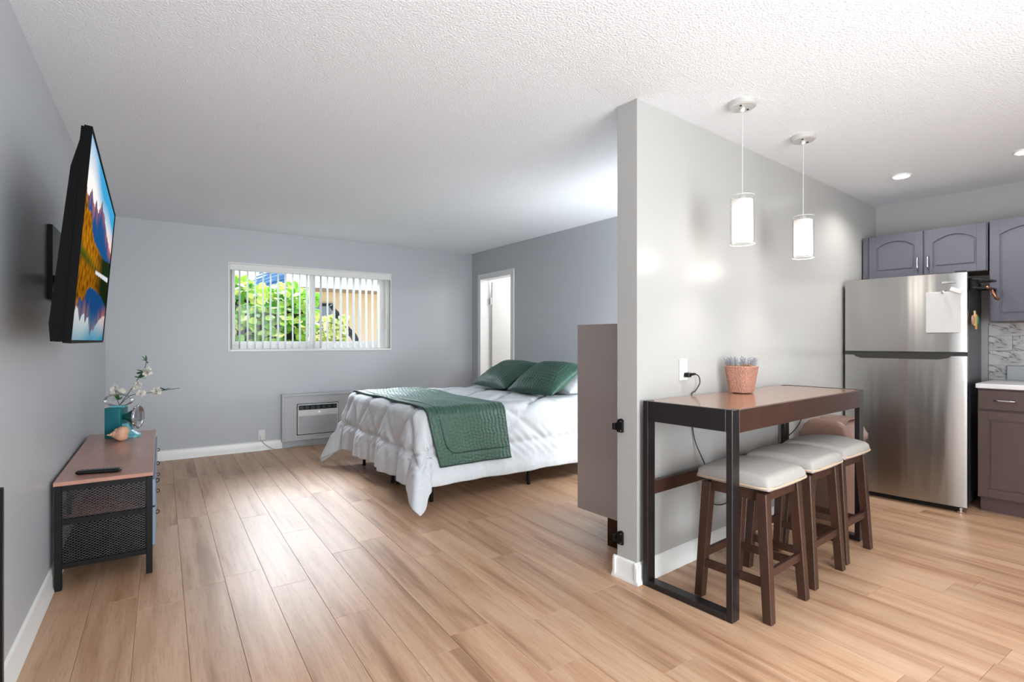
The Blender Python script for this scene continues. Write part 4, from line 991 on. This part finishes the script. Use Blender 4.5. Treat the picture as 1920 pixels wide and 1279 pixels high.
# ------------------------------------------------------------------ black rack at the left picture edge
t = thing('metal_rack', 'black metal rack post at the left picture edge beside the left wall', 'rack', (-.388, 1.58, 0))
for sx in (-1, 1):
    for sy in (-1, 1): link('post', bx(sx*.05-.01, sx*.05+.01, sy*.21-.01, sy*.21+.01, .001, .855, bev=.002), M_black, t)
for z0 in (.15, .5, .835): link('shelf', bx(-.052, .052, -.212, .212, z0, z0+.016, bev=.001), M_black, t)

# ------------------------------------------------------------------ outside the window
link('ground', bx(-12, 18, 6.8, 30, -.3, -.15), mat('pale_bounce_ground', (.80, .78, .74), .9, var=.08, vscale=2), kind='structure')  # unseen ground, made pale to bounce sunlight onto the bedroom ceiling
def foliage(n, box_, size, r, front=True):
    vs, fs = [], []
    for i in range(n):
        x_ = r.uniform(box_[0], box_[1]); top = box_[5](x_); z_ = box_[4]+(top-box_[4])*(1-r.random()**1.6)
        y_ = r.uniform(box_[2], box_[3])-.12*math.sin(z_*3+x_*2)
        s_ = size*r.uniform(.7, 1.25); nn = Vector((r.gauss(0, .5), -1+r.gauss(0, .4), .75+r.gauss(0, .5))).normalized()
        a = nn.cross(Vector((0, 0, 1))).normalized(); b = nn.cross(a); k0 = len(vs); rot = r.uniform(0, 2*PI); ca, sa = math.cos(rot), math.sin(rot); a, b = a*ca+b*sa, b*ca-a*sa
        for k in range(8):
            t_ = 2*PI*k/8; vs.append(tuple(Vector((x_, y_, z_))+a*s_*math.cos(t_)+b*s_*.82*math.sin(t_)+nn*s_*.18*math.cos(2*t_)))
        fs.append(tuple(range(k0, k0+8)))
    me = bpy.data.meshes.new('foliage'); me.from_pydata(vs, [], fs); me.update(); return me
def leafmat(name, c1, c2, c3):
    m = mat(name, c1, .4); n, l = m.node_tree.nodes, m.node_tree.links; g = n.new('ShaderNodeNewGeometry'); r = n.new('ShaderNodeValToRGB'); e = r.color_ramp.elements; e.new(.5)
    for el, (p, c) in zip(e, [(0, lin(c2)), (.5, lin(c1)), (1, lin(c3))]): el.position = p; el.color = c
    l.new(g.outputs['Random Per Island'], r.inputs[0]); b = n['Principled BSDF']; l.new(r.outputs[0], b.inputs['Base Color']); o = n['Material Output']
    tr_ = n.new('ShaderNodeBsdfTranslucent'); l.new(r.outputs[0], tr_.inputs[0]); mx = n.new('ShaderNodeMixShader'); mx.inputs[0].default_value = .35; l.new(b.outputs[0], mx.inputs[1]); l.new(tr_.outputs[0], mx.inputs[2]); l.new(mx.outputs[0], o.inputs[0]); return m
r_ = random.Random(11)
t = thing('hedge', 'bright green round-leafed hedge outside the left half of the window', 'hedge', (.9, 8.4, -.15)); o_ = Vector((.9, 8.4, -.15))
me = foliage(2700, (-1.2, 1.95, 8.1, 8.6, .2, lambda x_: 2.07-.10*max(0, x_-.8)+.05*math.sin(x_*9)), .058, r_); me.transform(Matrix.Translation(-o_)); me.materials.append(leafmat('sea_grape_leaf', (.50, .72, .16), (.22, .46, .10), (.80, .82, .42))); link('foliage', me, None, t, kind='stuff')
bm = B(); box(bm, -1.3, 1.85, 8.5, 8.9, -.15, 1.85); bmesh.ops.translate(bm, vec=-o_, verts=bm.verts); link('shade_core', bm, mat('hedge_shade', (.07, .10, .04), .9, var=.4, vscale=10), t)  # dark box standing in for the shade between the leaves
t = thing('shrub', 'small variegated yellow-green shrub outside the window, left of the tan wall', 'shrub', (2.05, 7.85, -.15)); o_ = Vector((2.05, 7.85, -.15))
me = foliage(1500, (1.72, 2.27, 7.7, 8.05, .3, lambda x_: 1.30+.30*math.exp(-((x_-2.12)/.2)**2)+.10*math.sin(x_*20)), .026, r_); me.transform(Matrix.Translation(-o_)); me.materials.append(leafmat('variegated_leaf', (.72, .74, .36), (.35, .42, .16), (.88, .86, .62))); link('foliage', me, None, t, kind='stuff')
bm = B(); tube(bm, [(0, .1, 0), (.02, .1, .9)], [.05, .03], 8)
link('stem', bm, M_stem, t)
t = thing('palm_trunk', 'dark leaning bare trunk before the tan neighbouring wall', 'tree', (2.75, 9, -.15)); 
bm = B(); tube(bm, smoothpts([(.25, 0, 0), (.06, 0, 1.25), (-.10, 0, 1.55), (-.22, 0, 1.68), (-.33, 0, 1.88), (-.40, 0, 1.97)], 6), [.10]*6+[.06]*6+[.05]*6+[.05]*6+[.035]*6+[.015], 8); link('trunk', bm, mat('dark_bark', (.07, .07, .07), .9), t)
nb = thing('neighbour_house', 'tan neighbouring house with white eave and metal roof outside the window', 'house', (5.0, 13, -.15)); o_ = Vector((5, 13, -.15))
def nbx(name, a, m, par=None, **k):
    bm = bx(*a, **k); bmesh.ops.translate(bm, vec=-o_, verts=bm.verts); return link(name, bm, m, par or nb)
nbx('wall', (2.2, 9, 12, 16, -.15, 2.40), mat('tan_stucco', (.80, .69, .53), .8, var=.04, vscale=3))
nbx('soffit', (2.1, 9.2, 11.35, 12.1, 2.31, 2.36), mat('soffit_brown', (.50, .43, .37), .8))
for i in range(4): nbx('fascia_board', (2.1, 9.2, 11.30-.004*(i % 2), 11.35, 2.33+.11*i, 2.434+.11*i), mat('fascia_white', (.87, .86, .83), .6) if i == 0 else bpy.data.materials['fascia_white'])
w_ = nbx('window', (2.75, 3.16, 11.97, 12.02, 1.0, 2.06), mat('window_grey', (.42, .44, .47), .3)); nbx('lintel', (2.70, 3.2, 11.95, 12.03, 1.99, 2.05), M_black, w_)
bm = B(); vs = [(-3.0, 12.6, 2.45), (2.75, 12.6, 2.45), (2.75, 17.5, 4.6), (-3.0, 17.5, 4.6)]; 
nb2 = thing('metal_roof_shed', 'blue ribbed metal roof beyond the hedge outside the window', 'roof', (1.9, 15, -.15)); o2 = Vector((1.9, 15, -.15))
bm = B(); hexa(bm, [(1.35, 12.6, 2.2), (4.2, 12.6, 2.42), (4.2, 16.5, 2.42), (1.35, 16.5, 2.2)], [(1.35, 12.6, 2.25), (2.95, 12.9, 3.45), (4.2, 16.5, 3.45), (1.35, 16.5, 2.25)]); bmesh.ops.translate(bm, vec=-o2, verts=bm.verts); M_roof = mat('blue_roof_metal', (.50, .70, .86), .35, metal=.1); link('roof_sheet', bm, M_roof, nb2)
for i in range(11):
    z0 = 2.18+.11*i
    bm = B(); tube(bm, [Vector((1.35+.06*i, 12.585, 2.10+.085*i))-o2, Vector((3.1, 12.65, 2.62+.10*i))-o2], .018, 5); link('rib', bm, mat('roof_rib', (.30, .46, .62), .4) if i == 0 else bpy.data.materials['roof_rib'], nb2)
bm = B(); box(bm, 1.3, 4.3, 12.7, 16.5, -.15, 2.2); bmesh.ops.translate(bm, vec=-o2, verts=bm.verts); link('wall', bm, bpy.data.materials['tan_stucco'], nb2)
pt_ = thing('white_post', 'pale post rising behind the hedge outside the window', 'post', (1.42, 12.2, -.15))
link('shaft', bx(-.09, .09, -.09, .09, 0, 3.6, bev=.01), M_white, pt_)
